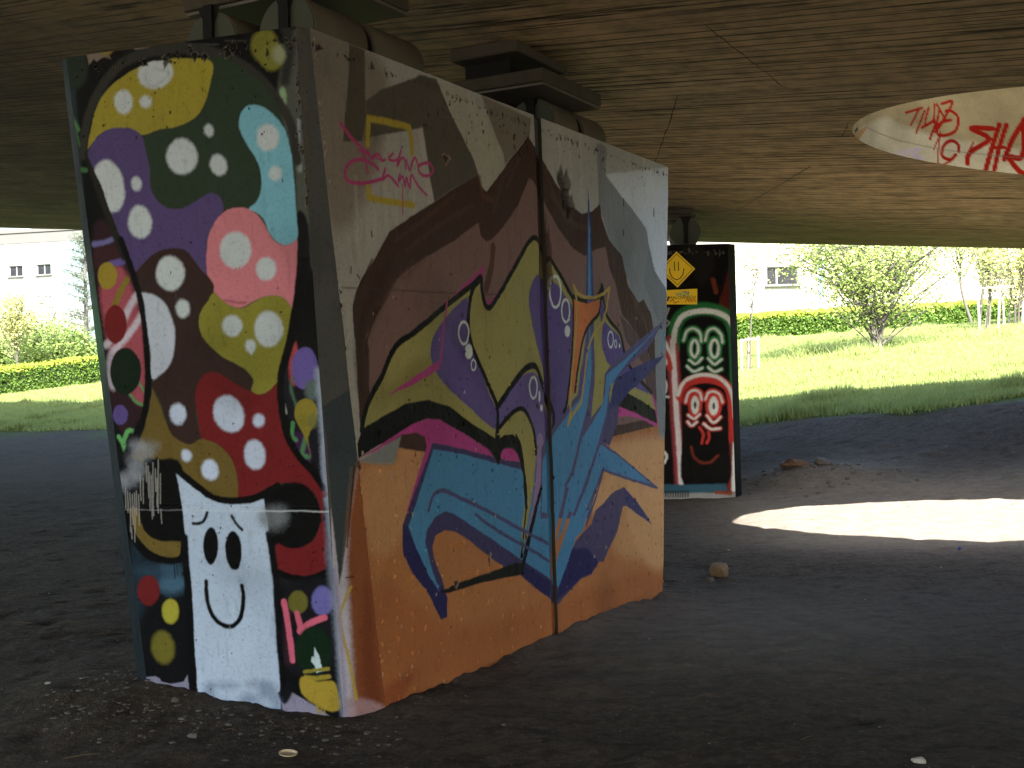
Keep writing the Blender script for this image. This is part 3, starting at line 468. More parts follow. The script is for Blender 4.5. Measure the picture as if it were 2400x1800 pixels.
('p',(-56,-2826,-74,-2884,-113,-2928,-162,-2947,-210,-2935,-242,-2895,-250,-2838,-232,-2780,-193,-2736,-143,-2718,-96,-2731,-64,-2771),(14,46,22),10,1,0,0,1),
('p',(-146,-2817,-121,-2864,-117,-2897,-109,-2930,-144,-2944,-151,-2907,-168,-2886,-163,-2864,-150,-2866),(184,206,214),3,0,0,0,1),
('l',(-210,-2942,-143,-2929,-81,-2917),(150,138,30),4,1,16,0,1),
('l',(-203,-2967,-146,-2968,-80,-2955),(158,142,24),5,1,22,0,1),
('p',(-233,-2973,-187,-2966,-147,-2983,-98,-2977,-54,-2983,-38,-3034,-28,-3093,-61,-3124,-110,-3122,-173,-3097,-220,-3062,-237,-3026),(172,148,18),6,1,0,0,1),
('l',(-149,-3095,-151,-3148),(166,142,20),3,1,7,0,1),
('l',(-132,-3093,-133,-3139),(166,142,20),3,1,7,0,1),
('l',(-117,-3092,-119,-3145),(166,142,20),3,1,7,0,1),
('l',(-157,-3095,-158,-3133),(166,142,20),3,1,7,0,1),
('l',(-99,-3091,-99,-3113),(166,142,20),3,1,7,0,1),
('p',(-357,-3057,-324,-3017,-289,-2999,-275,-3028,-295,-3068,-324,-3108,-352,-3095),(22,24,30),9,1,0,0,1),
('p',(-717,-3099,-725,-3135,-741,-3162,-759,-3173,-776,-3165,-787,-3139,-788,-3104,-780,-3068,-764,-3042,-745,-3031,-729,-3039,-718,-3064),(96,116,150),30,1,0,0,0.55),
('p',(-475,-3097,-483,-3113,-503,-3125,-529,-3131,-555,-3129,-573,-3119,-578,-3104,-570,-3088,-550,-3075,-523,-3069,-498,-3072,-480,-3082),(96,116,150),30,1,0,0,0.55),
('p',(-369,-3050,-377,-3070,-397,-3086,-423,-3093,-449,-3089,-466,-3077,-471,-3058,-462,-3038,-442,-3023,-416,-3016,-391,-3019,-374,-3032),(96,116,150),30,1,0,0,0.55),
('p',(-350,-3118,-355,-3141,-366,-3159,-379,-3166,-391,-3161,-399,-3145,-401,-3122,-395,-3098,-384,-3081,-371,-3073,-359,-3079,-351,-3095),(96,116,150),30,1,0,0,0.55),
('p',(-580,-3035,-592,-3043,-621,-3051,-660,-3056,-700,-3057,-728,-3053,-738,-3046,-727,-3037,-697,-3030,-657,-3025,-618,-3024,-590,-3028),(96,116,150),30,1,0,0,0.55),
('p',(-399,-3014,-409,-3022,-434,-3029,-469,-3033,-503,-3034,-528,-3030,-536,-3024,-526,-3016,-501,-3010,-466,-3005,-432,-3005,-408,-3008),(96,116,150),30,1,0,0,0.55),
('l',(-2,-1900,-8,-2188,-20,-2405,-10,-2698,-9,-3174),(128,138,160),22,1,49,0,0.75),
('l',(-1158,-2181,-800,-2176),(150,150,160),3,1,4,0,0.7),
('l',(-800,-2178,-406,-2173),(200,212,222),3,1,4,0,0.5),
('l',(-406,-2174,-5,-2168),(196,204,214),3,1,5,0,0.9)]
MURAL_CHAMFER=[
('p',(-62,34,128,53,206,-1190,545,-3453,124,-3386),(88,86,82),5,0,0,0,1),
('p',(42,235,111,243,180,-832,253,-1675,282,-1963,173,-2464,151,-1956,108,-1600,67,-1111),(82,84,84),5,0,0,0,1),
('p',(119,-1678,282,-1579,312,-1965,246,-1961,202,-2393,192,-2510,141,-1971),(60,70,76),5,0,0,0,1),
('p',(152,-2151,192,-2513,280,-1978,354,-1910,445,-2355,543,-3348,162,-3291),(176,172,190),5,0,0,0,1),
('p',(280,-1964,309,-1907,384,-2203,447,-2653,496,-3264,270,-3232,251,-2781,229,-2425,236,-2193),(134,78,38),22,0,0,0,1),
('p',(325,-2493,387,-2946,434,-3255,312,-3238,296,-2860),(112,54,28),34,0,0,0,0.8),
('l',(269,-1963,236,-2265,229,-2338),(30,26,26),5,1,6,0,1),
('p',(199,-3072,312,-3072,464,-3183,199,-3221),(168,140,150),16,1,0,0,0.7),
('l',(251,-2530,221,-2579,198,-2650,203,-2739,229,-2838,251,-2944,274,-3067),(176,156,40),5,1,13,0,1),
('l',(225,-2485,262,-2480),(20,20,22),5,1,5,0,1),
('l',(163,-2434,192,-2701,222,-3180),(150,150,190),12,1,16,0,1)]
MURAL_SIDE=[
('p',(-237,3199,5041,3563,4794,-567,108,-164,-296,1576),(172,172,166),5,0,0,0,1),
('p',(-23,3147,443,3156,607,2967,415,2455,142,2265,31,2639),(134,124,110),60,1,0,0,0.8),
('p',(1498,3142,2090,3113,2063,3006,1757,2787,1644,2956),(128,118,104),10,0,0,0,0.9),
('p',(3157,2929,4358,3147,4300,2136,4025,2252,3845,2633,3414,2808),(200,208,214),10,0,0,0,1),
('l',(322,2524,322,2242),(196,196,190),16,1,17,0,0.35),
('l',(461,2543,461,2255),(196,196,190),16,1,17,0,0.35),
('l',(561,2557,561,2264),(196,196,190),16,1,18,0,0.35),
('l',(650,2568,650,2271),(196,196,190),16,1,18,0,0.35),
('l',(804,2589,804,2285),(196,196,190),16,1,19,0,0.35),
('l',(2462,3180,2460,2725),(196,196,190),16,1,26,0,0.35),
('l',(2611,3206,2609,2744),(196,196,190),16,1,27,0,0.35),
('l',(2766,3234,2763,2763),(196,196,190),16,1,28,0,0.35),
('l',(3566,3376,3563,2863),(196,196,190),16,1,32,0,0.35),
('l',(3822,3422,3820,2894),(196,196,190),16,1,33,0,0.35),
('p',(292,3137,411,3137,408,2814,384,2703,229,2678,254,2834,280,2999),(96,90,80),6,0,0,0,1),
('p',(412,2896,549,2980,730,3051,889,3119,1036,3132,1149,3000,1267,2892,1406,2765,1469,2688,1201,2587,992,2490,942,2670,897,2855,659,2790,454,2735,397,2706),(98,93,85),6,0,0,0,1),
('l',(872,3098,1051,3090),(84,78,70),14,1,37,0,0.6),
('p',(897,2855,942,2670,992,2485,925,2455,901,2646,861,2842),(182,180,174),14,0,0,0,0.7),
('p',(1044,3132,1172,3132,1331,3128,1494,3045,1644,2946,1744,2854,1757,2787,1632,2681,1528,2608,1467,2659,1406,2765,1267,2892,1149,3000),(176,174,160),6,0,0,0,1),
('p',(3013,3117,3173,3117,3157,2917,3414,2808,3625,2735,3845,2633,3934,2451,4002,2328,4215,2211,4187,771,3620,872,3504,2223,3192,2487,3034,2704),(136,142,144),6,0,0,0,1),
('p',(3904,2499,4002,2328,4215,2211,4224,1739,4011,1995,3790,2239),(120,126,128),8,0,0,0,0.6),
('l',(3097,3130,3048,2718),(130,130,124),10,1,36,0,0.5),
('p',(230,1212,398,1192,583,1173,628,1317,772,1340,913,1333,1085,1171,1841,1089,3038,1327,3454,1322,3996,1233,4019,1094,4142,1076,4188,-337,220,-257),(184,122,66),8,0,0,0,1),
('p',(589,1173,648,1308,771,1317,868,1280,880,1225,787,1038,713,923,560,761,382,786,297,1085,398,1184),(198,148,98),44,1,0,0,0.8),
('p',(2764,689,3017,927,3152,1104,4080,1091,4166,946,4109,915,4064,116,3546,344,3317,640),(216,170,112),50,1,0,0,0.85),
('p',(3130,426,3377,633,3812,483,4045,403,4034,198,3389,294),(206,160,104),50,1,0,0,0.7),
('p',(379,627,1182,263,2192,219,4030,121,4017,-109,2180,-42,523,-67,381,-29),(172,104,50),60,1,0,0,0.7),
('p',(443,103,712,123,466,-52),(150,70,36),30,1,0,0,0.6),
('p',(2051,2999,2214,2894,2395,2771,2585,2664,2761,2617,2922,2652,3048,2718,3071,2627,3192,2487,3392,2397,3502,2186,3685,2084,3777,2112,3918,2005,3969,1848,3982,1416,3978,1188,1570,1092,317,1298,301,1514,295,1658,282,1786,270,1928,284,1950,330,2041,460,2164,580,2295,764,2385,992,2490,1201,2587,1450,2690,1475,2632,1528,2608,1612,2669,1777,2790),(82,57,50),5,0,0,0,1),
('p',(2040,2750,1892,2574,1721,2436,1578,2345,1519,2330,1463,2354,1438,2428,1189,2310,981,2230,754,2134,630,2067,538,1969,583,2008,372,1788,395,1730,388,1548,408,1439,1574,1178,3936,1247,3973,1473,3844,1734,3594,1885,3381,1988,3291,2175,3182,2298,3132,2435,2991,2412,2800,2351,2621,2382,2429,2485,2247,2625,2084,2746),(136,106,101),6,0,0,0,1),
('l',(792,2173,597,2031,490,1930),(104,78,70),14,1,25,0,0.4),
('l',(891,2188,692,2074),(104,78,70),14,1,26,0,0.4),
('l',(598,2046,502,1915,384,1781),(104,78,70),14,1,24,0,0.4),
('l',(1885,2876,1733,2714,1604,2503),(104,78,70),14,1,32,0,0.4),
('l',(1971,2909,1772,2670),(104,78,70),14,1,32,0,0.4),
('l',(2257,2827,2437,2647,2679,2531),(104,78,70),14,1,36,0,0.4),
('l',(2343,2690,2579,2554,2889,2529),(104,78,70),14,1,37,0,0.4),
('l',(3552,2135,3768,1956,3877,1801),(104,78,70),14,1,44,0,0.4),
('l',(1199,2550,858,2369,638,2262),(104,78,70),14,1,26,0,0.4),
('l',(1377,2516,1020,2367,727,2218),(104,78,70),14,1,27,0,0.4),
('l',(576,2135,403,1948,311,1758,327,1550),(70,46,40),24,1,64,0,0.6),
('l',(490,1930,384,1781,369,1701),(60,40,36),5,1,15,0,0.7),
('p',(3328,1986,3594,1885,3829,1734,3969,1575,3960,1246,3850,1307,3751,1644,3452,1796),(98,76,78),8,0,0,0,1),
('l',(1459,2677,1492,2586,1588,2569),(110,70,46),12,1,33,0,0.7),
('l',(1596,2308,1571,2189,1508,2070),(92,60,44),10,1,55,0,0.85),
('l',(2051,2999,2017,2967,1777,2785),(60,40,36),5,1,10,0,1),
('l',(436,2154,321,2016,275,1921,282,1786),(50,40,38),5,1,8,0,1),
('l',(191,2007,1167,2029,2178,2058,2739,2046),(80,68,64),3,1,7,0,0.7),
('l',(292,1202,573,1172,605,1225,645,1298),(120,130,135),5,1,1,0,1),
('p',(292,1206,460,1251,645,1303,605,1225,580,1174,429,1189),(134,140,140),5,0,0,0,1),
('p',(1508,2216,1447,2174,1089,1977,1065,1952,1042,1939,1118,1954,1377,2081,1454,2132,1466,2027,1514,1969,1610,1990,1845,2196,1857,2259,1704,2108,1595,2028,1516,1999,1484,2045,1480,2146),(176,56,134),4,0,0,0,1),
('p',(290,1216,401,1250,568,1299,731,1356,886,1380,1018,1366,1245,1283,1505,1173,1571,1118,1210,1193,939,1241,900,1192,802,1052,699,901,691,927,676,933,767,1083,868,1241,854,1286,776,1312,653,1311,563,1282,432,1245),(186,48,146),4,0,0,0,1),
('p',(3988,1210,3978,1359,3893,1440,3828,1442,3940,1320,3965,1217),(186,56,140),3,0,0,0,1),
('p',(3282,1360,3563,1307,3788,1253,3979,1205,3986,1174,3730,1242,3452,1283,3270,1284),(196,60,150),4,0,0,0,1),
('p',(635,865,765,1040,926,1254,1222,1202,1535,1129,1888,1059,2237,1163,2249,188,2193,230,2016,323,1837,424,1645,504,1454,601,1272,702,1133,771,1031,794,938,774,903,726,917,662,979,554,1036,441,1032,342,970,342,853,495,702,634,637,737),(70,66,112),4,0,0,0,1),
('p',(635,865,688,855,752,738,857,591,959,481,994,507,1036,441,1032,342,970,342,853,495,702,634,637,737),(48,46,104),5,0,0,0,1),
('p',(1851,492,2198,334,2261,207,2193,235,2016,328,1837,426),(48,46,104),10,0,0,0,1),
('p',(2193,235,2307,172,2505,239,2647,282,2791,281,2902,343,2970,335,2970,327,3072,411,3221,508,3318,664,3378,663,3559,588,3845,479,3564,674,3340,799,3119,768,2976,713,2870,690,2807,607,2700,575,2570,526,2313,304,2210,353),(84,78,120),5,0,0,0,1),
('p',(2261,196,2505,245,2647,282,2791,281,2902,343,2747,457,2517,489,2312,272),(48,46,104),14,0,0,0,1),
('p',(3340,799,3564,674,3845,479,3559,588,3379,681),(70,70,124),5,0,0,0,1),
('p',(932,1224,1221,1177,1534,1111,1887,1042,2239,1205,2254,293,2187,357,1894,496,1572,652,1294,783,1120,869,1035,892,934,873,859,820,837,753,876,650,959,481,857,591,752,738,688,855,762,962),(66,142,190),4,0,0,0,1),
('p',(934,1250,1222,1200,1535,1138,1889,1079,1897,1033,1534,1106,1221,1174,932,1221),(70,66,112),4,0,0,0,1),
('p',(319,1341,372,1462,490,1598,612,1739,791,1818,1088,1961,1361,2080,1454,2128,1463,2061,1482,2002,1514,1969,1566,1980,1685,2072,1798,2175,1934,2301,2014,2371,2094,2401,2172,2376,2291,2301,2434,2197,2582,2088,2833,2060,3052,2090,3072,1988,3220,1909,3347,1837,3445,1667,3715,1500,3886,1418,3969,1302,3432,1430,3042,1400,2566,1297,2193,1090,1996,1141,1576,1230,1328,1328,1096,1428,890,1475,694,1458,534,1412),(164,158,88),4,0,0,0,1),
('p',(537,1508,743,1656,899,1687,955,1639,895,1577,670,1527),(140,130,50),40,1,0,0,0.5),
('p',(1309,2007,1180,1956,1054,1879,962,1805,927,1734,935,1671,1012,1575,1190,1474,1331,1403,1579,1290,1592,1393,1518,1482,1423,1619,1346,1737,1302,1861),(98,82,148),4,1,0,0,1),
('p',(1054,1879,1210,1933,1112,1800,1261,1654,1515,1413,1579,1299,1332,1412,1012,1583,943,1703),(112,96,164),30,1,0,0,0.5),
('p',(2113,2181,2203,2173,2389,2137,2493,2075,2599,1982,2565,1746,2529,1455,2413,1304,2302,1224,2231,1463,2158,1650,2067,1834,2016,1989,2030,2090),(98,82,148),4,1,0,0,1),
('p',(1601,1402,1749,1502,1901,1579,2017,1601,2104,1568,2171,1483,2237,1369,2283,1244,2216,1154,2132,1094,2103,912,1979,779,1979,779,2038,1010,2037,1193,1947,1334,1854,1383,1724,1344,1614,1280),(112,96,160),4,1,0,0,1),
('p',(2078,1218,2156,1186,2113,911,1973,651,1946,700,2050,963),(150,126,170),5,1,0,0,1),
('p',(3069,1936,3168,1897,3320,1837,3408,1731,3471,1645,3886,1418,3572,1481,3307,1582,3105,1657,3035,1750,3015,1852),(98,82,148),4,0,0,0,1),
('p',(3462,1473,3572,1481,3855,1396,3940,1320,3708,1368,3487,1440),(164,158,88),4,0,0,0,1),
('p',(3269,1361,3433,1446,3708,1379,3954,1303,3982,1205,3731,1261,3508,1314),(26,26,24),4,0,0,0,1),
('l',(319,1349,372,1465,490,1598,612,1739,791,1818,1088,1961,1361,2080,1454,2132,1463,2061,1482,2002,1514,1967,1566,1977,1685,2072,1798,2175,1934,2297,2014,2367,2094,2404,2172,2377,2291,2301,2434,2197,2571,2088,2604,2070),(22,22,22),4,1,33,0,1),
('l',(2604,2078,2763,2057,2929,2069,3030,2130,3056,2173,3076,2060,3121,1969,3220,1914,3352,1838,3420,1699,3578,1579,3893,1435),(22,22,22),4,1,31,0,1),
('p',(2604,2085,2810,2064,2930,2085,3069,2179,3072,2091,2977,2056,2762,2042),(22,22,22),4,1,0,0,1),
('p',(325,1356,534,1415,694,1462,890,1473,1096,1432,1328,1332,1577,1238,1602,1406,1629,1235,1683,1250,1774,1246,1846,1214,1889,1112,1825,1161,1716,1182,1644,1169,1605,1081,1530,1171,1245,1283,1003,1366,886,1380,731,1356,555,1299,401,1255,290,1218,284,1293),(22,22,22),4,0,0,0,1),
('p',(1658,1162,1716,1169,1806,1152,1869,1087,1841,1089,1642,1117),(190,52,146),4,1,0,0,1),
('l',(1453,2119,1368,2060,1327,1970,1311,1862,1346,1754,1432,1628,1528,1507,1605,1401,1604,1232),(22,22,22),4,1,32,0,1),
('l',(1602,1406,1759,1519,1921,1613,2019,1640,2081,1630,2125,1576,2175,1501,2253,1415,2303,1328,2283,1244),(22,22,22),4,1,39,0,1),
('p',(1631,1270,1798,1366,1910,1368,2022,1285,2071,1163,2051,1072,2011,921,1925,715,1842,529,1861,723,1917,899,1898,1043,1841,1198,1771,1251,1609,1254),(164,158,88),4,1,0,0,1),
('l',(1632,1300,1780,1375,1892,1391,1970,1342,2039,1239,2057,1118),(22,22,22),4,1,29,0,1),
('l',(1812,1242,1881,1156,1916,981,1923,858,1893,719,1844,534),(22,22,22),4,1,18,0,1),
('p',(1615,1223,1674,1248,1774,1246,1850,1213,1898,1102,1937,928,1932,801,1903,805,1893,1004,1842,1124,1771,1174,1680,1182,1626,1157),(22,22,22),4,0,0,0,1),
('p',(2137,982,2139,929,2012,705,1940,571,1859,431,1828,446,1898,597,2016,786),(22,22,22),4,0,0,0,1),
('p',(951,480,1087,495,1228,502,1469,503,1789,510,1861,491,1837,429,1563,451,1280,463,1051,462),(34,38,34),4,0,0,0,1),
('p',(2095,728,2131,1150,2262,1245,2503,1383,2699,1480,2794,1748,2848,2353,2924,2359,2913,1749,3052,1606,3589,1787,4176,1973,3830,1750,3443,1629,3160,1495,3113,1325,3003,1129,3227,1046,3992,725,3952,721,3482,823,3018,932,2889,816,2762,648),(92,88,132),4,0,0,0,1),
('p',(4162,1712,3580,1623,3253,1551,3144,1438,3113,1325,3003,1129,3127,1100,3263,1245,3296,1370,3460,1446,3835,1565),(62,66,122),4,0,0,0,1),
('p',(3114,1335,3003,1129,3127,1100,3263,1245,3296,1370),(84,82,124),20,0,0,0,1),
('p',(2116,763,2141,1066,2260,1198,2501,1339,2709,1440,2829,1748,2854,1910,2869,1749,2868,1587,2799,1387,2674,1203,2612,1099,2523,969,2414,891,2438,885,2333,708,2280,587,2255,314,2176,359,2194,745),(66,142,190),3,0,0,0,1),
('p',(4144,1953,3760,1800,3446,1688,3088,1574,3064,1440,2990,1350,2864,1269,2695,1172,2658,1115,2560,956,2446,879,2487,875,2301,541,2389,615,2485,734,2541,705,2702,866,2942,1130,3037,1252,3093,1336,3134,1490,3444,1656),(66,142,190),3,0,0,0,1),
('p',(2997,1108,3238,1024,3541,899,3850,767,3510,837,2994,955,2866,828,2670,659,2815,753,2674,579,2558,539,2439,392,2325,286,2272,332,2297,446,2424,589,2516,703,2565,681,2740,851,2968,1105),(66,142,190),3,0,0,0,1),
('p',(2271,306,2312,278,2332,290,2439,403,2570,537,2471,561,2321,453),(66,142,190),3,0,0,0,1),
('p',(2603,2055,2832,2042,3027,2084,2985,1985,2825,1899,2726,1787,2649,1629,2601,1482,2487,1412,2536,1600,2592,1844),(212,120,52),4,0,0,0,1),
('l',(2582,2079,2607,2041,2592,1844,2547,1600,2486,1398,2436,1351),(22,22,22),4,1,25,0,1),
('l',(3032,2089,2992,1980,2837,1899,2731,1787,2661,1629,2608,1472),(22,22,22),4,1,26,0,1),
('p',(2719,1648,2799,1848,2812,1648,2733,1469,2641,1452),(98,82,148),4,0,0,0,1),
('p',(2921,1912,3043,1915,3025,1791,3056,1688,3159,1631,3064,1585,3029,1390,2842,1295,2914,1546),(164,158,88),4,0,0,0,1),
('p',(3052,2080,3086,2030,3056,1925,3020,1935,3011,2006),(98,82,148),3,0,0,0,1),
('p',(3133,1459,3185,1479,3170,1437,3136,1376),(164,158,88),3,0,0,0,1),
('p',(2863,2815,2894,2529,2920,2086,2802,2081,2846,2524),(44,80,140),3,0,0,0,1),
('p',(2862,2639,2878,2528,2888,2085,2834,2082),(80,140,196),3,0,0,0,1),
('l',(2619,2149,2668,2102,2775,2083,2930,2085,3079,2117,3177,2164,3124,2031,3056,1925,2918,1851,2817,1748,2761,1568,2695,1401,2544,1318,2493,1267,2534,1338,2556,1551,2637,1845,2665,2043,2619,2149),(186,162,66),3,0,22,0,1),
('l',(871,915,922,985,1006,1003,1124,965,1483,837,1839,696,2186,565),(84,82,130),4,1,22,0,1),
('l',(1333,840,1575,719,1898,587,2192,456),(84,82,130),4,1,20,0,1),
('l',(3016,952,2897,790,2728,605),(84,82,130),4,1,21,0,1),
('l',(1096,1977,1061,1871,1015,1663),(186,56,140),4,0,17,0,1),
('p',(1004,1671,897,1640,713,1572,537,1504,753,1552,1006,1627),(186,56,140),4,0,0,0,1),
('l',(1314,1823,1305,1793,1285,1770,1258,1762,1232,1770,1214,1791,1208,1821,1217,1850,1237,1872,1263,1881,1289,1874,1308,1852,1314,1823),(206,216,214),3,1,14,0,1),
('p',(1350,1722,1344,1701,1328,1686,1308,1680,1288,1686,1274,1701,1269,1722,1275,1742,1291,1758,1311,1763,1331,1758,1345,1743),(206,216,214),3,1,0,0,1),
('l',(1378,1649,1374,1635,1365,1625,1354,1622,1342,1626,1335,1636,1332,1649,1336,1663,1345,1673,1356,1677,1367,1673,1375,1663,1378,1649),(206,216,214),3,1,9,0,1),
('l',(2432,2099,2419,2050,2389,2014,2350,1999,2313,2011,2287,2044,2279,2091,2292,2139,2321,2175,2359,2190,2397,2180,2424,2146,2432,2099),(206,216,214),3,1,19,0,1),
('l',(2550,1985,2541,1949,2519,1923,2490,1913,2462,1922,2443,1946,2437,1981,2446,2016,2468,2042,2497,2052,2525,2044,2544,2020,2550,1985),(206,216,214),3,1,18,0,1),
('p',(2549,1856,2543,1837,2528,1822,2509,1817,2491,1822,2478,1835,2474,1855,2480,1874,2494,1889,2513,1894,2531,1890,2544,1876),(206,216,214),3,1,0,0,1),
('l',(2086,1510,2078,1479,2059,1456,2035,1449,2012,1458,1996,1481,1992,1512,1999,1543,2017,1565,2041,1573,2064,1564,2081,1541,2086,1510),(206,216,214),3,1,16,0,1),
('p',(2129,1456,2126,1439,2121,1426,2113,1421,2107,1426,2102,1439,2101,1457,2104,1474,2109,1487,2117,1492,2123,1487,2128,1474),(206,216,214),3,1,0,0,1),
('p',(2152,1386,2149,1376,2143,1368,2135,1366,2127,1369,2121,1377,2120,1387,2122,1397,2129,1404,2137,1407,2145,1404,2150,1396),(206,216,214),3,1,0,0,1),
('l',(3220,1814,3212,1787,3194,1767,3171,1759,3149,1766,3133,1786,3128,1813,3136,1840,3153,1860,3177,1868,3199,1861,3215,1842,3220,1814),(206,216,214),3,1,13,0,1),
('l',(3276,1783,3272,1772,3265,1763,3256,1760,3247,1763,3241,1771,3239,1783,3242,1795,3249,1803,3259,1806,3267,1803,3274,1795,3276,1783),(206,216,214),3,1,10,0,1),
('p',(3335,1773,3333,1766,3328,1761,3321,1758,3315,1760,3310,1766,3309,1773,3311,1781,3316,1786,3323,1788,3330,1786,3334,1781),(206,216,214),3,1,0,0,1),
('l',(4149,1874,4144,1867,4133,1862,4117,1860,4102,1861,4090,1866,4087,1873,4091,1880,4103,1885,4118,1887,4134,1886,4145,1881,4149,1874),(90,150,180),3,1,10,0,1),
('l',(4147,1839,4142,1832,4131,1827,4115,1825,4100,1827,4089,1832,4085,1838,4089,1845,4101,1851,4117,1853,4132,1851,4143,1846,4147,1839),(90,150,180),3,1,10,0,1),
('l',(4145,1805,4140,1798,4129,1792,4113,1790,4098,1792,4087,1797,4083,1804,4087,1811,4099,1816,4115,1818,4130,1816,4141,1811,4145,1805),(90,150,180),3,1,9,0,1),
('l',(4071,1758,4150,1776,4079,1735,4140,1724),(80,150,190),3,0,9,0,1),
('l',(4094,1885,4150,1886,4142,1868),(80,150,190),3,1,10,0,1),
('l',(801,2710,796,2779,783,2839,601,2829,427,2818,422,2697),(184,166,38),7,0,34,0,1),
('l',(424,2501,422,2444,586,2444,798,2450),(184,166,38),7,0,33,0,1),
('l',(212,2755,289,2708,382,2667,412,2655),(190,58,132),5,1,20,0,1),
('l',(375,2666,401,2617,422,2558),(190,58,132),4,1,15,0,1),
('l',(421,2669,457,2633,486,2658,522,2655,536,2636,565,2645),(190,58,132),4,1,14,0,1),
('l',(632,2680,594,2653,631,2646,669,2660),(190,58,132),4,1,14,0,1),
('l',(701,2710,665,2630,699,2669,730,2669,740,2624),(190,58,132),4,1,14,0,1),
('l',(748,2668,774,2620,807,2676,831,2689,853,2644),(190,58,132),4,1,14,0,1),
('l',(927,2681,862,2658,853,2631,892,2614,957,2623,991,2654,959,2681,902,2675),(190,58,132),4,1,16,0,1),
('l',(505,2590,449,2611,366,2615,285,2591,241,2545,248,2506,308,2497,417,2513,547,2550),(190,58,132),4,1,18,0,1),
('l',(563,2597,543,2544,579,2567,620,2560,667,2532),(190,58,132),4,1,16,0,1),
('l',(688,2591,672,2554,711,2581,727,2536,741,2581,770,2533,788,2600,849,2552,925,2514),(190,58,132),4,1,14,0,1),
('l',(705,2546,699,2391),(190,58,132),4,1,8,0,1),
('l',(348,2657,536,2636),(190,58,132),4,1,11,0,1),
('l',(266,2105,262,2077),(70,66,60),4,1,8,0,1),
('l',(436,2285,438,2261),(70,66,60),4,1,9,0,1),
('l',(3443,2799,3447,2751),(70,66,60),4,1,15,0,1),
('l',(4004,2789,4001,2738),(70,66,60),4,1,17,0,1),
('l',(3432,2581,3436,2545),(70,66,60),4,1,15,0,1),
('l',(311,2072,331,2057),(70,66,60),4,1,8,0,1)]
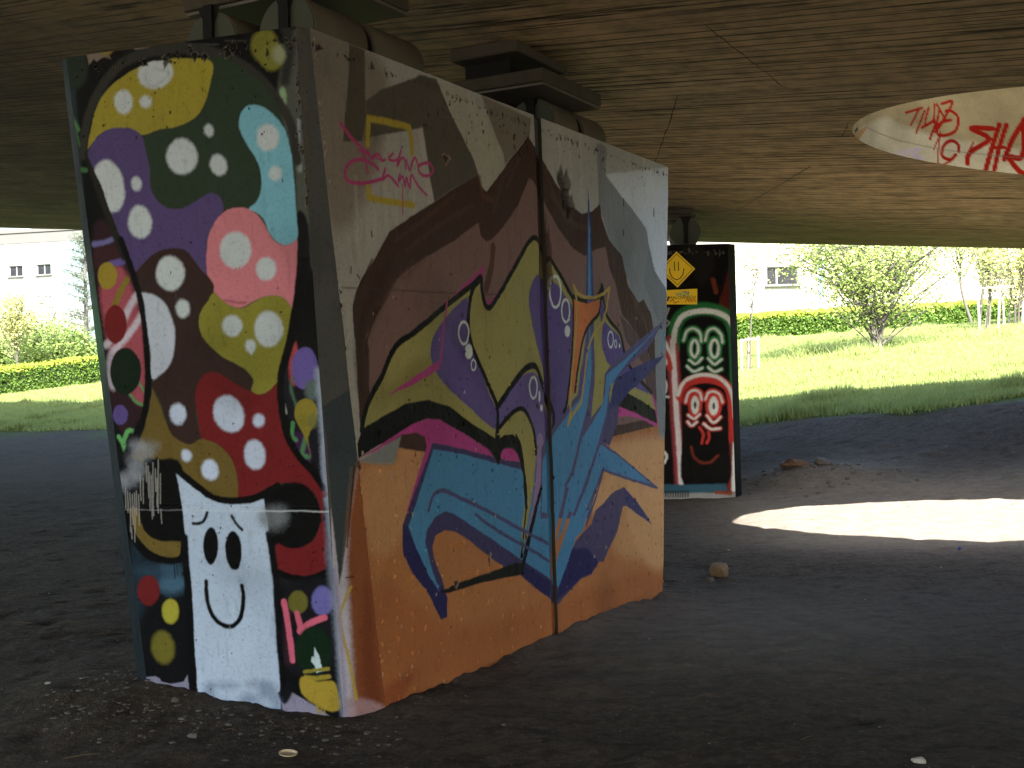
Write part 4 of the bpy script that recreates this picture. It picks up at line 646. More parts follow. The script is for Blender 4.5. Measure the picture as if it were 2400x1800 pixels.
MURAL_FAR=[
('p',(-2151,3562,271,3506,193,-342,-2234,-292),(19,17,17),5,0,0,0,1),
('p',(-597,3190,-245,3030,-198,2851,-354,2626,-477,2832),(34,32,30),30,1,0,0,1),
('p',(6,2897,81,2845,81,2210,-57,2264,-144,2393,-76,2620),(92,28,18),16,1,0,0,1),
('l',(-213,2699,-179,2546),(112,52,20),16,1,56,0,1),
('l',(-713,1872,-690,2125,-590,2276,-360,2342,-133,2291,-9,2174,25,1957,39,1372),(30,120,62),22,1,162,0,1),
('l',(-689,1770,-669,1515,-662,1260),(140,34,30),22,1,102,0,1),
('p',(-636,1896,-594,2073,-465,2197,-312,2231,-160,2190,-49,2035,-35,1501,-52,1298,-304,1380,-635,1311),(18,17,17),14,1,0,0,1),
('l',(-749,1949,-727,1770,-708,1261,-685,752,-659,166),(160,60,70),26,1,147,0,1),
('l',(-7,1246,-12,737,-30,101),(130,36,44),24,1,142,0,1),
('l',(-711,1948,-690,2100,-590,2263,-361,2316,-133,2278,4,2161,43,1957,39,1245,23,737,-5,101),(214,218,216),10,1,66,0,1),
('l',(-729,1948,-717,1643,-700,1134,-675,624,-658,191),(214,206,212),12,1,66,0,1),
('l',(-636,1260,-570,1411,-378,1483,-175,1453,-63,1349,-24,1170,-38,738),(196,40,32),18,1,127,0,1),
('l',(-674,1286,-621,1412,-505,1499,-352,1528,-175,1491,-63,1387,-2,1246,23,991),(214,214,212),9,1,46,0,1),
('p',(-625,1209,-558,1360,-379,1419,-202,1390,-78,1273,-58,738,-88,153,-621,165,-634,751),(17,15,15),12,1,0,0,1),
('l',(-592,1958,-549,2066,-462,2100,-387,2042,-374,1941),(36,140,74),8,1,76,0,1),
('l',(-323,1952,-285,2066,-208,2094,-133,2024,-110,1922),(36,140,74),8,1,76,0,1),
('l',(-406,1852,-414,1797,-434,1756,-461,1742,-488,1757,-506,1799,-512,1855,-504,1910,-484,1951,-457,1965,-431,1950,-412,1908,-406,1852),(36,140,74),8,1,76,0,1),
('l',(-155,1847,-164,1788,-186,1746,-215,1731,-244,1747,-265,1791,-271,1849,-262,1908,-240,1950,-211,1965,-182,1949,-161,1905,-155,1847),(36,140,74),8,1,76,0,1),
('l',(-526,1710,-450,1663,-368,1732),(36,140,74),8,1,61,0,0.7),
('l',(-292,1730,-217,1652,-130,1711),(36,140,74),8,1,61,0,0.7),
('l',(-553,1634,-473,1572,-370,1610),(36,140,74),8,1,61,0,0.7),
('l',(-294,1618,-219,1561,-132,1590),(36,140,74),8,1,61,0,0.7),
('l',(-592,1958,-549,2066,-462,2100,-387,2042,-374,1941),(216,220,220),5,1,28,0,1),
('l',(-323,1952,-285,2066,-208,2094,-133,2024,-110,1922),(216,220,220),5,1,28,0,1),
('l',(-413,1852,-421,1801,-438,1763,-461,1749,-484,1764,-500,1802,-505,1854,-498,1906,-480,1944,-457,1958,-434,1943,-419,1905,-413,1852),(216,220,220),5,1,33,0,1),
('l',(-162,1847,-170,1792,-190,1753,-215,1739,-240,1754,-258,1794,-264,1849,-256,1904,-236,1943,-211,1957,-186,1942,-168,1902,-162,1847),(216,220,220),5,1,33,0,1),
('l',(-526,1710,-450,1663,-368,1732),(216,220,220),5,1,28,0,1),
('l',(-292,1730,-217,1652,-130,1711),(216,220,220),5,1,28,0,1),
('l',(-553,1634,-473,1572,-370,1610),(216,220,220),5,1,28,0,1),
('l',(-294,1618,-219,1561,-132,1590),(216,220,220),5,1,28,0,1),
('l',(-582,1195,-544,1304,-467,1337,-402,1300,-383,1216),(206,46,34),8,1,76,0,1),
('l',(-337,1223,-300,1298,-229,1317,-159,1275,-130,1185),(206,46,34),8,1,76,0,1),
('l',(-415,1153,-423,1097,-442,1057,-468,1042,-493,1058,-511,1099,-517,1155,-509,1211,-489,1252,-464,1266,-438,1251,-421,1209,-415,1153),(206,46,34),8,1,76,0,1),
('l',(-177,1135,-186,1077,-209,1035,-240,1020,-270,1036,-292,1079,-299,1138,-289,1196,-266,1239,-235,1254,-205,1237,-184,1194,-177,1135),(206,46,34),8,1,76,0,1),
('l',(-552,1029,-485,987,-412,1036),(206,46,34),8,1,61,0,0.7),
('l',(-321,1019,-242,931,-154,1000),(206,46,34),8,1,61,0,0.7),
('l',(-562,948,-512,901,-450,945),(206,46,34),8,1,61,0,0.7),
('l',(-364,918,-276,855,-162,858),(206,46,34),8,1,61,0,0.7),
('l',(-582,1195,-544,1304,-467,1337,-402,1300,-383,1216),(216,220,220),5,1,28,0,1),
('l',(-337,1223,-300,1298,-229,1317,-159,1275,-130,1185),(216,220,220),5,1,28,0,1),
('p',(-415,1153,-423,1097,-442,1057,-468,1042,-493,1058,-511,1099,-517,1155,-509,1211,-489,1252,-464,1266,-438,1251,-421,1209),(216,220,220),5,1,0,0,1),
('p',(-451,1154,-453,1134,-459,1119,-467,1114,-474,1119,-479,1134,-481,1155,-479,1175,-473,1190,-465,1195,-458,1189,-452,1174),(20,20,20),4,1,0,0,1),
('p',(-177,1135,-186,1077,-209,1035,-240,1020,-270,1036,-292,1079,-299,1138,-289,1196,-266,1239,-235,1254,-205,1237,-184,1194),(216,220,220),5,1,0,0,1),
('p',(-222,1136,-225,1116,-231,1101,-239,1096,-246,1102,-251,1117,-253,1137,-250,1157,-245,1172,-237,1177,-229,1172,-224,1157),(20,20,20),4,1,0,0,1),
('l',(-552,1029,-485,987,-412,1036),(216,220,220),5,1,28,0,1),
('l',(-321,1019,-242,931,-154,1000),(216,220,220),5,1,28,0,1),
('l',(-562,948,-512,901,-450,945),(216,220,220),5,1,28,0,1),
('l',(-364,918,-276,855,-162,858),(216,220,220),5,1,28,0,1),
('l',(-416,873,-372,791,-394,682),(206,46,34),5,1,33,0,1),
('l',(-310,815,-302,744,-331,681),(206,46,34),5,1,33,0,1),
('l',(-522,634,-494,519,-399,440,-285,448,-194,525),(120,46,26),12,1,33,0,1),
('p',(-1014,198,-659,171,-100,174,-89,77,-534,56,-1017,84),(50,96,118),6,0,0,0,1),
('p',(-1017,76,50,59,49,-28,-1019,-5),(150,150,152),5,0,0,0,1),
('l',(-851,93,-853,29),(26,30,34),4,1,15,0,1),
('l',(-821,92,-822,29),(26,30,34),4,1,15,0,1),
('l',(-790,92,-792,28),(26,30,34),4,1,15,0,1),
('l',(-760,91,-761,28),(26,30,34),4,1,15,0,1),
('l',(-729,91,-731,27),(26,30,34),4,1,15,0,1),
('l',(-699,90,-700,26),(26,30,34),4,1,15,0,1),
('l',(-668,89,-670,26),(26,30,34),4,1,15,0,1),
('l',(-638,89,-639,25),(26,30,34),4,1,15,0,1),
('l',(-607,88,-609,24),(26,30,34),4,1,15,0,1),
('l',(-577,87,-578,24),(26,30,34),4,1,15,0,1),
('l',(-229,67,-51,51),(150,70,40),6,1,41,0,1),
('l',(-875,2003,-801,1899,-759,1720),(216,220,220),9,1,46,0,1),
('l',(-878,1875,-804,1772,-769,1619),(190,50,40),14,1,76,0,1),
('l',(-904,1825,-817,1722,-811,1671),(216,220,220),4,1,23,0,1),
('l',(-890,1278,-794,1263),(216,220,220),4,1,23,0,1),
('l',(-812,1391,-820,1340,-841,1303,-870,1290,-897,1305,-917,1342,-923,1393,-915,1444,-894,1481,-865,1494,-838,1480,-818,1442,-812,1391),(216,220,220),4,1,23,0,1),
('l',(-859,577,-829,526,-862,450),(216,220,220),4,1,31,0,1),
('l',(-823,2306,-766,2356,-807,2230,-765,2178,-822,2116),(180,180,180),4,1,13,0,1)]
TAGS_HOLE=[
('p',(5988,-100,6620,462,3507,1100,3522,-100),(178,160,118),5,0,0,0,1),
('p',(6312,26,5553,297,5348,262,4731,236,4060,226,3791,186,3791,-100,6011,-100),(206,194,160),30,0,0,0,1),
('p',(6438,-25,5964,141,5924,141,6067,51,6241,-45),(190,150,100),6,0,0,0,1),
('l',(5269,377,5063,452),(170,36,20),5,1,21,0,1),
('l',(5095,442,5205,282),(170,36,20),5,1,21,0,1),
('l',(5032,432,5142,226),(170,36,20),5,1,21,0,1),
('l',(4984,467,5032,312,4913,372),(170,36,20),5,1,21,0,1),
('l',(5071,282,4913,357,4976,201),(170,36,20),5,1,25,0,1),
('l',(4913,508,4929,372),(170,36,20),5,1,21,0,1),
('l',(4866,457,4913,267),(170,36,20),5,1,23,0,1),
('l',(4834,523,4723,553,4874,307),(170,36,20),5,1,25,0,1),
('l',(4795,467,4739,477,4668,427,4692,317,4802,256,4889,256,4858,352,4747,397),(170,36,20),5,1,28,0,1),
('l',(4889,513,4802,392),(170,36,20),5,1,21,0,1),
('l',(4858,262,4937,116),(170,36,20),5,1,14,0,1),
('l',(4668,136,4676,196,4747,216,4826,161,4842,71,4755,51,4700,101),(170,36,20),5,1,32,0,1),
('l',(4858,277,4889,61,4866,-10,4755,36),(170,36,20),5,1,16,0,1),
('l',(4336,377,4542,352,4368,282,4557,136,4581,41),(170,36,20),5,1,46,0,1),
('l',(4518,231,4573,136),(170,36,20),5,1,18,0,1),
('l',(4273,417,4344,206,4407,0),(170,36,20),5,1,46,0,1),
('l',(4210,422,4281,201,4328,10),(170,36,20),5,1,43,0,1),
('l',(4344,206,4234,221),(170,36,20),5,1,32,0,1),
('l',(4060,467,4155,307,4234,116),(170,36,20),5,1,46,0,1),
('l',(4052,487,4075,161,4186,141,4099,21,3996,0),(170,36,20),5,1,50,0,1),
('l',(3925,482,4004,91),(170,36,20),5,1,43,0,1),
('l',(3925,467,3783,432,3941,267,3791,96),(170,36,20),5,1,43,0,1),
('l',(5458,-30,5403,31),(204,184,226),4,1,12,0,1),
('l',(5371,5,5340,56,5284,5,5245,76),(204,184,226),4,1,12,0,1),
('l',(5182,81,5221,61,5213,31,5158,41),(204,184,226),4,1,12,0,1),
('l',(5142,101,5174,5),(204,184,226),4,1,12,0,1),
('l',(5095,101,5158,46,5103,10,5071,46,5087,-10),(204,184,226),4,1,12,0,1),
('l',(5924,141,5356,126,4731,131,4060,146,3791,141),(120,112,96),4,0,7,0,0.8)]

def chips(n, fn_xy, size, depth, seed, squash=.5):
    r = np.random.default_rng(seed); L = []
    for i in range(n):
        x, y = fn_xy(r); s = size*(.4+1.2*r.random()**2); L.append((x, y, s*(1 if r.random() < .5 else squash), s*(.5+r.random()), depth*(.5+r.random()), r.random()*3))
    return L
def apply_chips(X, Y, Dp, C, L, col, rim=None):
    for x, y, sx, sy, dp, ph in L:
        idx = np.nonzero((abs(X-x) < sx*2.2) & (abs(Y-y) < sy*2.2))[0]
        if not len(idx): continue
        dx = (X[idx]-x)/sx; dy = (Y[idx]-y)/sy; ang = np.arctan2(dy, dx)
        rr = np.hypot(dx, dy)/(1+.28*np.sin(3*ang+ph)+.16*np.sin(7*ang+ph*2))
        a = sstep(1.15, .8, rr); Dp[idx] -= a*dp
        if col is not None: C[idx] = C[idx]*(1-.85*a[:, None])+np.array(col)*.85*a[:, None]
        if rim is not None:
            q = sstep(1.5, 1.2, rr)*sstep(.85, 1.1, rr)*.7; C[idx] = C[idx]*(1-q[:, None])+np.array(rim)*q[:, None]

def wall_grid(us, vs, corner_fn, F, ops, seed, gain, chip_sets=(), extra=None, wob=4., minsoft=4., rough=.0022):
    """corner_fn(a,b)->world point for a in us (0..1) and b in vs (0 bottom..1 top)"""
    A, B = np.meshgrid(us, vs, indexing='ij'); P = corner_fn(A.ravel(), B.ravel())
    R = P-F['O']; X = R@F['U']*1000; Y = R@F['V']*1000
    C = paint(X, Y, ops, seed, wob, minsoft)
    D_ = rough*fbm(X/260, Y/260, seed+60, 3)*1.6 + rough*.6*fbm(X/30, Y/30, seed+61, 3)
    for L, col, rim in chip_sets: apply_chips(X, Y, D_, C, L, col, rim)
    if extra: extra(X, Y, D_, C)
    dirt = 1-.25*sstep(.1, .8, fbm(X/500, Y/500, seed+70, 4))-.12*sstep(.2, .7, fbm(X/25, Y/110, seed+75, 3))
    C = C.mean(1, keepdims=True)*.17+C*.83
    C = np.clip(C**1.12*1.12*gain*dirt[:, None], 0.0015, .86)
    P = P + D_[:, None]*F['n']
    nu, nv = len(us), len(vs); I = np.arange(nu*nv).reshape(nu, nv)
    Fc = np.stack([I[:-1, :-1], I[1:, :-1], I[1:, 1:], I[:-1, 1:]], -1).reshape(-1, 4)
    return P, C, Fc

def bil(p00, p10, p01, p11):
    p00, p10, p01, p11 = map(np.array, (p00, p10, p01, p11))
    return lambda a, b: (p00*((1-a)*(1-b))[:, None]+p10*(a*(1-b))[:, None]+p01*((1-a)*b)[:, None]+p11*(a*b)[:, None])
def down(top, bot, z=-.25):
    top, bot = np.array(top), np.array(bot); t = (z-top[2])/(bot[2]-top[2]); return top+(bot-top)*t
PAINT_GAIN = 1.0
Z0 = -.25
HGT = 3.14
# corners of the pier at the underground level
nb, mb, ab, bb = down(NT, NB, Z0), down(MT, MB, Z0), down(AT, AB, Z0), down(BT, BB, Z0)
ul = np.array([-.045, .055, 0]); ml_t = MT+ul*.9; ml_b = mb+np.array([-.105, .165, 0])
JU0, JU1 = 2.125, 2.215      # the gap between the two slabs, metres along the side
def side_pt(u, z): return np.array([AT[0]+AX[0]*u, AT[1]+AX[1]*u, z])
JB0, JB1 = 2.225, 2.305
PW = 1.30                    # pier width

pier = empty('bridge_pier', tuple(side_pt(2.1, 0)-SIDE_N*PW/2))
tag(pier, 'large nearby concrete bridge pier painted with a spotted mushroom and a blue and yellow mural', 'pier')

# --- painted end face
def line_pts(x0, y0, x1, y1, jit):
    def f(r):
        t = r.random(); return x0+(x1-x0)*t+r.normal()*jit, y0+(y1-y0)*t+r.normal()*jit
    return f
def box_pts(x0, x1, y0, y1): return lambda r: (x0+(x1-x0)*r.random(), y0+(y1-y0)*r.random())
def end_extra(X, Y, Dp, C):
    # horizontal formwork seams and top-edge spalls
    for yy, a in ((-1015*1.0, .4), (-2150, .8), (-180, .5)):
        q = np.exp(-((Y-yy-3*vnoise(X/60, X*0, 3))/3.2)**2)*a*sstep(-.5, .3, vnoise(X/90, Y*0, 5)); Dp += q*.0035
    # sprayed grit
    b = sstep(.80, .9, vnoise(X/7, Y/7, 91))*sstep(-2600, -1500, -Y*-1)*0
GRIT = chips(420, box_pts(-1200, 0, -3150, -1700), 3.0, -.004, 5)
nu, nv = 300, 800
P1, C1, F1 = wall_grid(np.linspace(0, 1, nu), np.linspace(0, 1, nv), bil(mb, nb, MT, NT), FN, MURAL_END, 3, PAINT_GAIN*1.0,
    [(chips(80, box_pts(-1250, 0, -450, 20), 4, .003, 8), (.012, .012, .010), None),
     (chips(46, line_pts(-1200, -60, 0, -70, 16), 10, .007, 9), (.02, .018, .016), (.16, .15, .13)),
     (chips(120, line_pts(-1, -200, 30, -800, 20), 9, .005, 12), (.03, .03, .03), (.2, .2, .18)),
     (chips(170, box_pts(-1250, 0, -3100, -100), 4, .003, 10), (.03, .03, .028), None),
     (GRIT, None, None)], end_extra)
Pc, Cc, Fc_ = wall_grid(np.linspace(0, 1, 50), np.linspace(0, 1, nv), bil(nb, ab, NT, AT), FC, MURAL_CHAMFER, 4, PAINT_GAIN,
    [(chips(60, box_pts(0, 200, -3100, -1600), 3.5, -.004, 15), None, None), (chips(40, box_pts(0, 100, -3100, 0), 5, .003, 16), (.05, .045, .04), None)])
Pl, Cl, Fl = wall_grid(np.linspace(0, 1, 14), np.linspace(0, 1, nv//2), bil(ml_b, mb, ml_t, MT), FN, MURAL_END, 5, PAINT_GAIN)
Cl = Cl*0 + (lin((34, 46, 54))*(.8+.3*fbm(Pl[:, 2]*3, Pl[:, 0]*30, 4))[:, None]); gg = np.exp(-((Pl[:, 2]-1.85)/.22)**2)[:, None]*.5; Cl = Cl*(1-gg)+lin((24, 110, 56))*gg
Cl = np.clip(Cl, .003, .8)

# --- long side: two slabs
def side_extra(X, Y, Dp, C):
    q = np.exp(-((Y-2030)/4.5)**2)*sstep(-.1, .3, vnoise(X/14, X*0, 3)); Dp += q*.003
    q = np.exp(-((Y-720-X*.0)/4)**2)*.7; Dp += q*.0015
    # vertical board grain
    Dp += .0008*vnoise(X/45, Y/900, 21)
def pitline(n, seed, y, jit, x0, x1, s, dp): return chips(n, line_pts(x0, y, x1, y, jit), s, dp, seed, .6)
def dome_rows(x0, x1, y0, y1, sp, seed):
    r = np.random.default_rng(seed); L = []
    x = x0
    while x < x1:
        y = y0
        while y < y1:
            if r.random() < .72: L.append((x+r.normal()*9, y+r.normal()*9, 9+4*r.random(), 9+3*r.random(), -.009, r.random()*3))
            y += sp*.75
        x += sp
    return L
SIDE_CH = [(chips(130, lambda r: (lambda q: (12+450*q+abs(r.normal())*14, 3130-3200*q))(r.random()), 6, .004, 91), (.40, .38, .35), None),
    (pitline(130, 31, 3070, 7, 20, 4300, 8, .007), (.018, .016, .014), (.10, .09, .08)),
    (chips(80, box_pts(900, 2100, 2850, 3080), 8, .005, 32), (.03, .027, .024), None),
    (chips(60, box_pts(2400, 4000, 2930, 3080), 7, .004, 33), (.03, .027, .024), None),
    (chips(220, box_pts(0, 4200, 200, 2900), 5, .004, 34), (.03, .027, .024), None),
    (chips(120, box_pts(700, 2100, 900, 1600), 6.5, .004, 42), (.03, .027, .03), None),
    ([(2510, 2760, 60, 95, .035, .3), (2580, 2660, 48, 70, .03, 1.3)], (.05, .045, .04), (.10, .09, .08)),
    ([(2262, 2330, 34, 160, .022, .9), (2285, 2210, 26, 90, .02, 2.)], (.07, .05, .045), (.09, .06, .055)),
    ([(1120, 2730, 26, 20, .010, .3), (330, 250, 22, 34, .014, .3), (345, 215, 14, 26, .01, 1.), (300, 1180, 16, 26, .010, 2.), (1130, 500, 22, 16, .01, .3), (1480, 560, 12, 36, .008, .6), (1910, 640, 12, 18, .008, 1.)], (.05, .03, .02), (.40, .28, .2)),
    (dome_rows(60, 4200, 40, 930, 128, 36), None, None), (chips(110, box_pts(60, 4200, 0, 950), 7, -.004, 71), (.42, .36, .30), None), (chips(60, box_pts(60, 4200, 900, 2000), 6, -.003, 72), (.45, .42, .40), None), (dome_rows(200, 4200, 950, 2000, 260, 37), None, None)]
def top_round(P, C): return P
def side_slab(u0t, u1t, u0b, u1b, n, seed):
    p00, p10 = side_pt(u0b, Z0), side_pt(u1b, Z0); p01, p11 = side_pt(u0t, HGT), side_pt(u1t, HGT)
    return wall_grid(np.linspace(0, 1, n), np.linspace(0, 1, 640), bil(p00, p10, p01, p11), FS, MURAL_SIDE, 11, PAINT_GAIN, SIDE_CH, side_extra, rough=.003)
uab = (ab-AT)@AX; ubb = (bb-AT)@AX; UL = float((BT-AT)@AX)
Ps1, Cs1, Fs1 = side_slab(0, JU0, uab, JB0, 430, 11)
Ps2, Cs2, Fs2 = side_slab(JU1, UL, JB1, ubb, 300, 12)
def seal(Ps, t=0): return Ps

def shell(name, parts, extra_quads, parent, label=None):
    V = []; Cc_ = []; Fq = []; n = 0
    for P_, C_, F_ in parts: V.append(P_); Cc_.append(C_); Fq.append(F_+n); n += len(P_)
    for q, col in extra_quads:
        V.append(np.array(q)); Cc_.append(np.tile(np.array(col), (len(q), 1))); Fq.append(np.arange(len(q))[None, :]+n); n += len(q)
    by = {}
    for f in Fq: by.setdefault(f.shape[1], []).append(f)
    me = mesh_np(name, np.vstack(V), [np.vstack(v) for v in by.values()], np.vstack(Cc_), smooth=False)
    o = link(name, me, parent, (M_PAINT,))
    if label: o['label'] = label
    return o
W_ = -SIDE_N*PW
GREY = lin((70, 66, 60)); GB = lin((84, 80, 74)); DK = lin((30, 26, 26))
def sp(u, z, w=0): return side_pt(u, z) - SIDE_N*w
LT = lambda u: sp(u, HGT, PW); LB = lambda u: sp(u, Z0, PW)
# near slab: painted end, chamfers, side, then the joint face, the rear side and the top
shell('near_slab', [(P1, C1, F1), (Pc, Cc, Fc_), (Pl, Cl, Fl), (Ps1, Cs1, Fs1)], [
    ([sp(JB0, Z0), sp(JB0, Z0, PW), sp(JU0, HGT, PW), sp(JU0, HGT)], GREY*.8),
    ([ml_b, ml_t, sp(JU0, HGT, PW), sp(JB0, Z0, PW)], GREY),
    ([ml_t, MT, NT, AT, sp(JU0, HGT), sp(JU0, HGT, PW)], GB)], pier, 'near slab carrying the spotted mushroom mural')
cfe = .12
fe_t = sp(UL, HGT); fe_b = side_pt(ubb, Z0)
shell('far_slab', [(Ps2, Cs2, Fs2)], [
    ([sp(JU1, HGT), sp(JU1, HGT, PW), sp(JB1, Z0, PW), sp(JB1, Z0)], GREY*.8),
    ([fe_b, fe_t, sp(UL+.05, HGT, cfe), sp(ubb+.2, Z0, cfe+.1)], GREY),
    ([sp(ubb+.2, Z0, cfe+.1), sp(UL+.05, HGT, cfe), sp(UL+.05, HGT, PW), sp(ubb+.2, Z0, PW)], GREY),
    ([sp(JU1, HGT, PW), sp(UL+.05, HGT, PW), sp(ubb+.2, Z0, PW), sp(JB1, Z0, PW)], GREY),
    ([sp(JU1, HGT), sp(UL, HGT), sp(UL+.05, HGT, cfe), sp(UL+.05, HGT, PW), sp(JU1, HGT, PW)], GB)], pier, 'far slab beyond the vertical joint')
# recessed joint filler, painted over with the mural
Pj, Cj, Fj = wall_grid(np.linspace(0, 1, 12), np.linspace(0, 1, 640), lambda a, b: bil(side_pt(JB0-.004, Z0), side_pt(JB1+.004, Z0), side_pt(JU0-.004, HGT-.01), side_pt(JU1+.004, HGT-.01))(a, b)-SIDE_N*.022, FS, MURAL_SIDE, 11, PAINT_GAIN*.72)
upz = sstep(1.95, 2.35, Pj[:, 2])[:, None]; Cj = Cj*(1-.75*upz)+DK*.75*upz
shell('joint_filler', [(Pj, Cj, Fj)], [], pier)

# ---------------------------------------------------------------- the pier behind
far = empty('bridge_pier', tuple(FG['O']+np.array([-.6, .6, 0]))); tag(far, 'black painted bridge pier farther back with green and red ghost faces', 'pier')
g0 = FG['O']; gU = FG['U']
gb = lambda u, z, w=0: g0+gU*u+np.array([0, 0, z])+np.array([.10, .995, 0])*w
Pg, Cg, Fg = wall_grid(np.linspace(0, 1, 150), np.linspace(0, 1, 330), bil(gb(-1.2, Z0), gb(.012, Z0), gb(-1.2, HGT), gb(-.022, HGT)), FG, MURAL_FAR, 21, PAINT_GAIN*1.08,
    [(chips(60, line_pts(-1100, 3040, 0, 3040, 14), 14, .008, 51), (.12, .11, .10), None), (chips(60, box_pts(-1100, 0, 100, 3000), 8, .004, 52), (.02, .02, .02), None)], wob=5, minsoft=15)
BKc = lin((22, 19, 18))
shell('pier_body', [(Pg, Cg, Fg)], [
    ([gb(.012, Z0), gb(.10, Z0, .12), gb(.075, HGT, .12), gb(-.022, HGT)], BKc),
    ([gb(.10, Z0, .12), gb(.10, Z0, 3.4), gb(.075, HGT, 3.4), gb(.075, HGT, .12)], BKc),
    ([gb(-1.2, Z0), gb(-1.2, HGT), gb(-1.3, HGT, .12), gb(-1.3, Z0, .12)], BKc),
    ([gb(-1.3, Z0, .12), gb(-1.3, HGT, .12), gb(-1.3, HGT, 3.4), gb(-1.3, Z0, 3.4)], BKc),
    ([gb(-1.3, Z0, 3.4), gb(-1.3, HGT, 3.4), gb(.075, HGT, 3.4), gb(.10, Z0, 3.4)], BKc),
    ([gb(-1.2, HGT), gb(-.022, HGT), gb(.075, HGT, .12), gb(.075, HGT, 3.4), gb(-1.3, HGT, 3.4), gb(-1.3, HGT, .12)], GREY)], far)

# ---------------------------------------------------------------- roller bearings
def bearing(org, ax, nrm, us, ws, r, zc, plate, pad, label, gap, group='roller bearings between piers and deck', ceil=None):
    """org: point at u=0,w=0,z=0; ax along pier; nrm outward"""
    def q(u, w, z): return org+ax*u-nrm*w+np.array([0, 0, z])
    root = empty('bridge_bearing', tuple(q((us[0]+us[1])/2, sum(ws)/len(ws), HGT))); tag(root, label, 'bridge bearing', group)
    A3 = np.array([ax, -nrm, [0, 0, 1]])
    for w in ws:
        G = Geo(); n = 40
        for (a, b, rr) in ((us[0], gap[0], r), (gap[1], us[1], r)):
            G.tube([q(a+.0, w, zc), q(a+.004, w, zc), q(b-.004, w, zc), q(b, w, zc)], [rr-.004, rr, rr, rr-.004], n)
        ro = G.build('roller', M_STEEL, root)
        for p_ in ro.data.polygons: p_.use_smooth = len(p_.vertices) == 4
        G = Geo(); G.tube([q(gap[0]-.01, w, zc), q(gap[1]+.01, w, zc)], r*.88, n); gv = G.build('groove_ring', M_BLACK, root); gv.parent = ro; gv.location = (0, 0, 0)
        G = Geo(); G.tube([q(us[0]-.006, w, zc), q(us[0]-.001, w, zc)], r*.96, n); ec = G.build('end_cap', M_STEELD, root); ec.parent = ro; ec.location = (0, 0, 0)
        G = Geo(); G.box(q(us[0]-.02, w, zc+.02), (.008, .028, .17), A3); G.add([q(us[0]-.012, w-.028, zc+.10), q(us[0]-.012, w+.028, zc+.10), q(us[0]-.012, w+.075, zc+.19), q(us[0]-.012, w-.075, zc+.19)], [(0, 1, 2, 3)])
        G.build('guide_strap', M_BLACK, root)
    (u0, u1, w0, w1, z0, z1) = plate
    G = Geo(); G.box(q((u0+u1)/2, (w0+w1)/2, (z0+z1)/2), ((u1-u0)/2, (w1-w0)/2, (z1-z0)/2), A3, bev=.006); G.build('top_plate', M_RUST, root)
    G = Geo(); G.box(q((u0+u1)/2+.01, (w0+w1)/2-.0, z0-.010), ((u1-u0)/2-.01, (w1-w0)/2-.012, .0075), A3); G.build('edge_strip', plain('pale_steel', (90, 86, 78), .5, .2, 9, 0), root)
    (u0, u1, w0, w1, z0, z1) = pad
    G = Geo(); G.box(q((u0+u1)/2, (w0+w1)/2, (z0+z1)/2), ((u1-u0)/2, (w1-w0)/2, (z1-z0)/2), A3, bev=.008)
    G.build('bearing_pad', M_PADC, root)
    G = Geo(); G.box(q((u0+u1)/2+.04, (w0+w1)/2+.04, (plate[5]+z0)/2), ((u1-u0)/2-.08, (w1-w0)/2-.08, (z0-plate[5])/2-.001), A3); G.build('bearing_neck', M_BLACK, root)
    return root
O0 = np.array([AT[0], AT[1], 0])
bearing(O0, AX, SIDE_N, (.12, 1.02), (.22, .68), .165, 3.19, (.16, .76, -.03, .90, 3.40, 3.49), (.2, .7, .10, .80, 3.54, 3.645), 'rust brown double roller bearing over the mushroom end of the near pier', (.52, .58))
bearing(O0, AX, SIDE_N, (2.52, 3.30), (.22, .68), .165, 3.18, (2.20, 3.04, -.03, .78, 3.36, 3.44), (2.12, 2.80, .10, .58, 3.54, 3.62), 'double roller bearing under a dark plate beyond the joint of the near pier', (.87+1.99, .95+1.99))
bearing(gb(-.40, 0), np.array([.10, .995, 0]), np.array([.995, -.10, 0]), (.10, .9), (.13, .60), .185, 3.14+.17, (.12, .85, .0, .72, 3.49, 3.53), (.2, .8, .05, .6, 3.54, 3.61), 'dark roller bearing on top of the black painted far pier', (.45, .5))

# ---------------------------------------------------------------- flat signs stuck on the far pier
def sign_frame(px_u, z, off=.012): return g0+gU*px_u+np.array([0, 0, z])-np.array([0, 1, 0])*off
M_SY = plain('sign_yellow', (250, 205, 40), .5, .10, 6, .05); M_SK = plain('sign_black_print', (26, 22, 18), .6, .1, 20, 0)
def gz(py): return (1166-py)/600*3.14*1.0
def gu(px): return (px-1722)*14.56/2760*1.0
def flat(G, pts, off):
    G.quad(*[sign_frame(gu(a), gz(b), off) for a, b in pts])
def stroke(G, pts, w, off):
    pts = np.array(pts, float)
    for a, b in zip(pts[:-1], pts[1:]):
        t = (b-a)/(np.hypot(*(b-a))+1e-9); n = np.array([-t[1], t[0]])*w/2; e = t*w*.3
        flat(G, [a-e+n, b+e+n, b+e-n, a-e-n], off)
sg = empty('sign', tuple(sign_frame(gu(1597), gz(625)))); tag(sg, 'yellow diamond sign with a simple smile on the black pier', 'sign')
def slab(G, pts, off, th=.004):
    a = [sign_frame(gu(x), gz(y), off) for x, y in pts]; b = [q+np.array([0, th, 0]) for q in a]; n = len(a)
    G.add(a+b, [tuple(range(n)), tuple(range(2*n-1, n-1, -1))]+[(i, (i+1) % n, n+(i+1) % n, n+i) for i in range(n)])
G = Geo(); slab(G, [(1597, 582), (1640, 624), (1598, 667), (1555, 625)], .014); G.build('sign_board', M_SY, sg)
G = Geo(); c4 = [(1597, 588), (1634, 624), (1598, 661), (1561, 625), (1597, 588)]; stroke(G, c4, 1.2, .016)
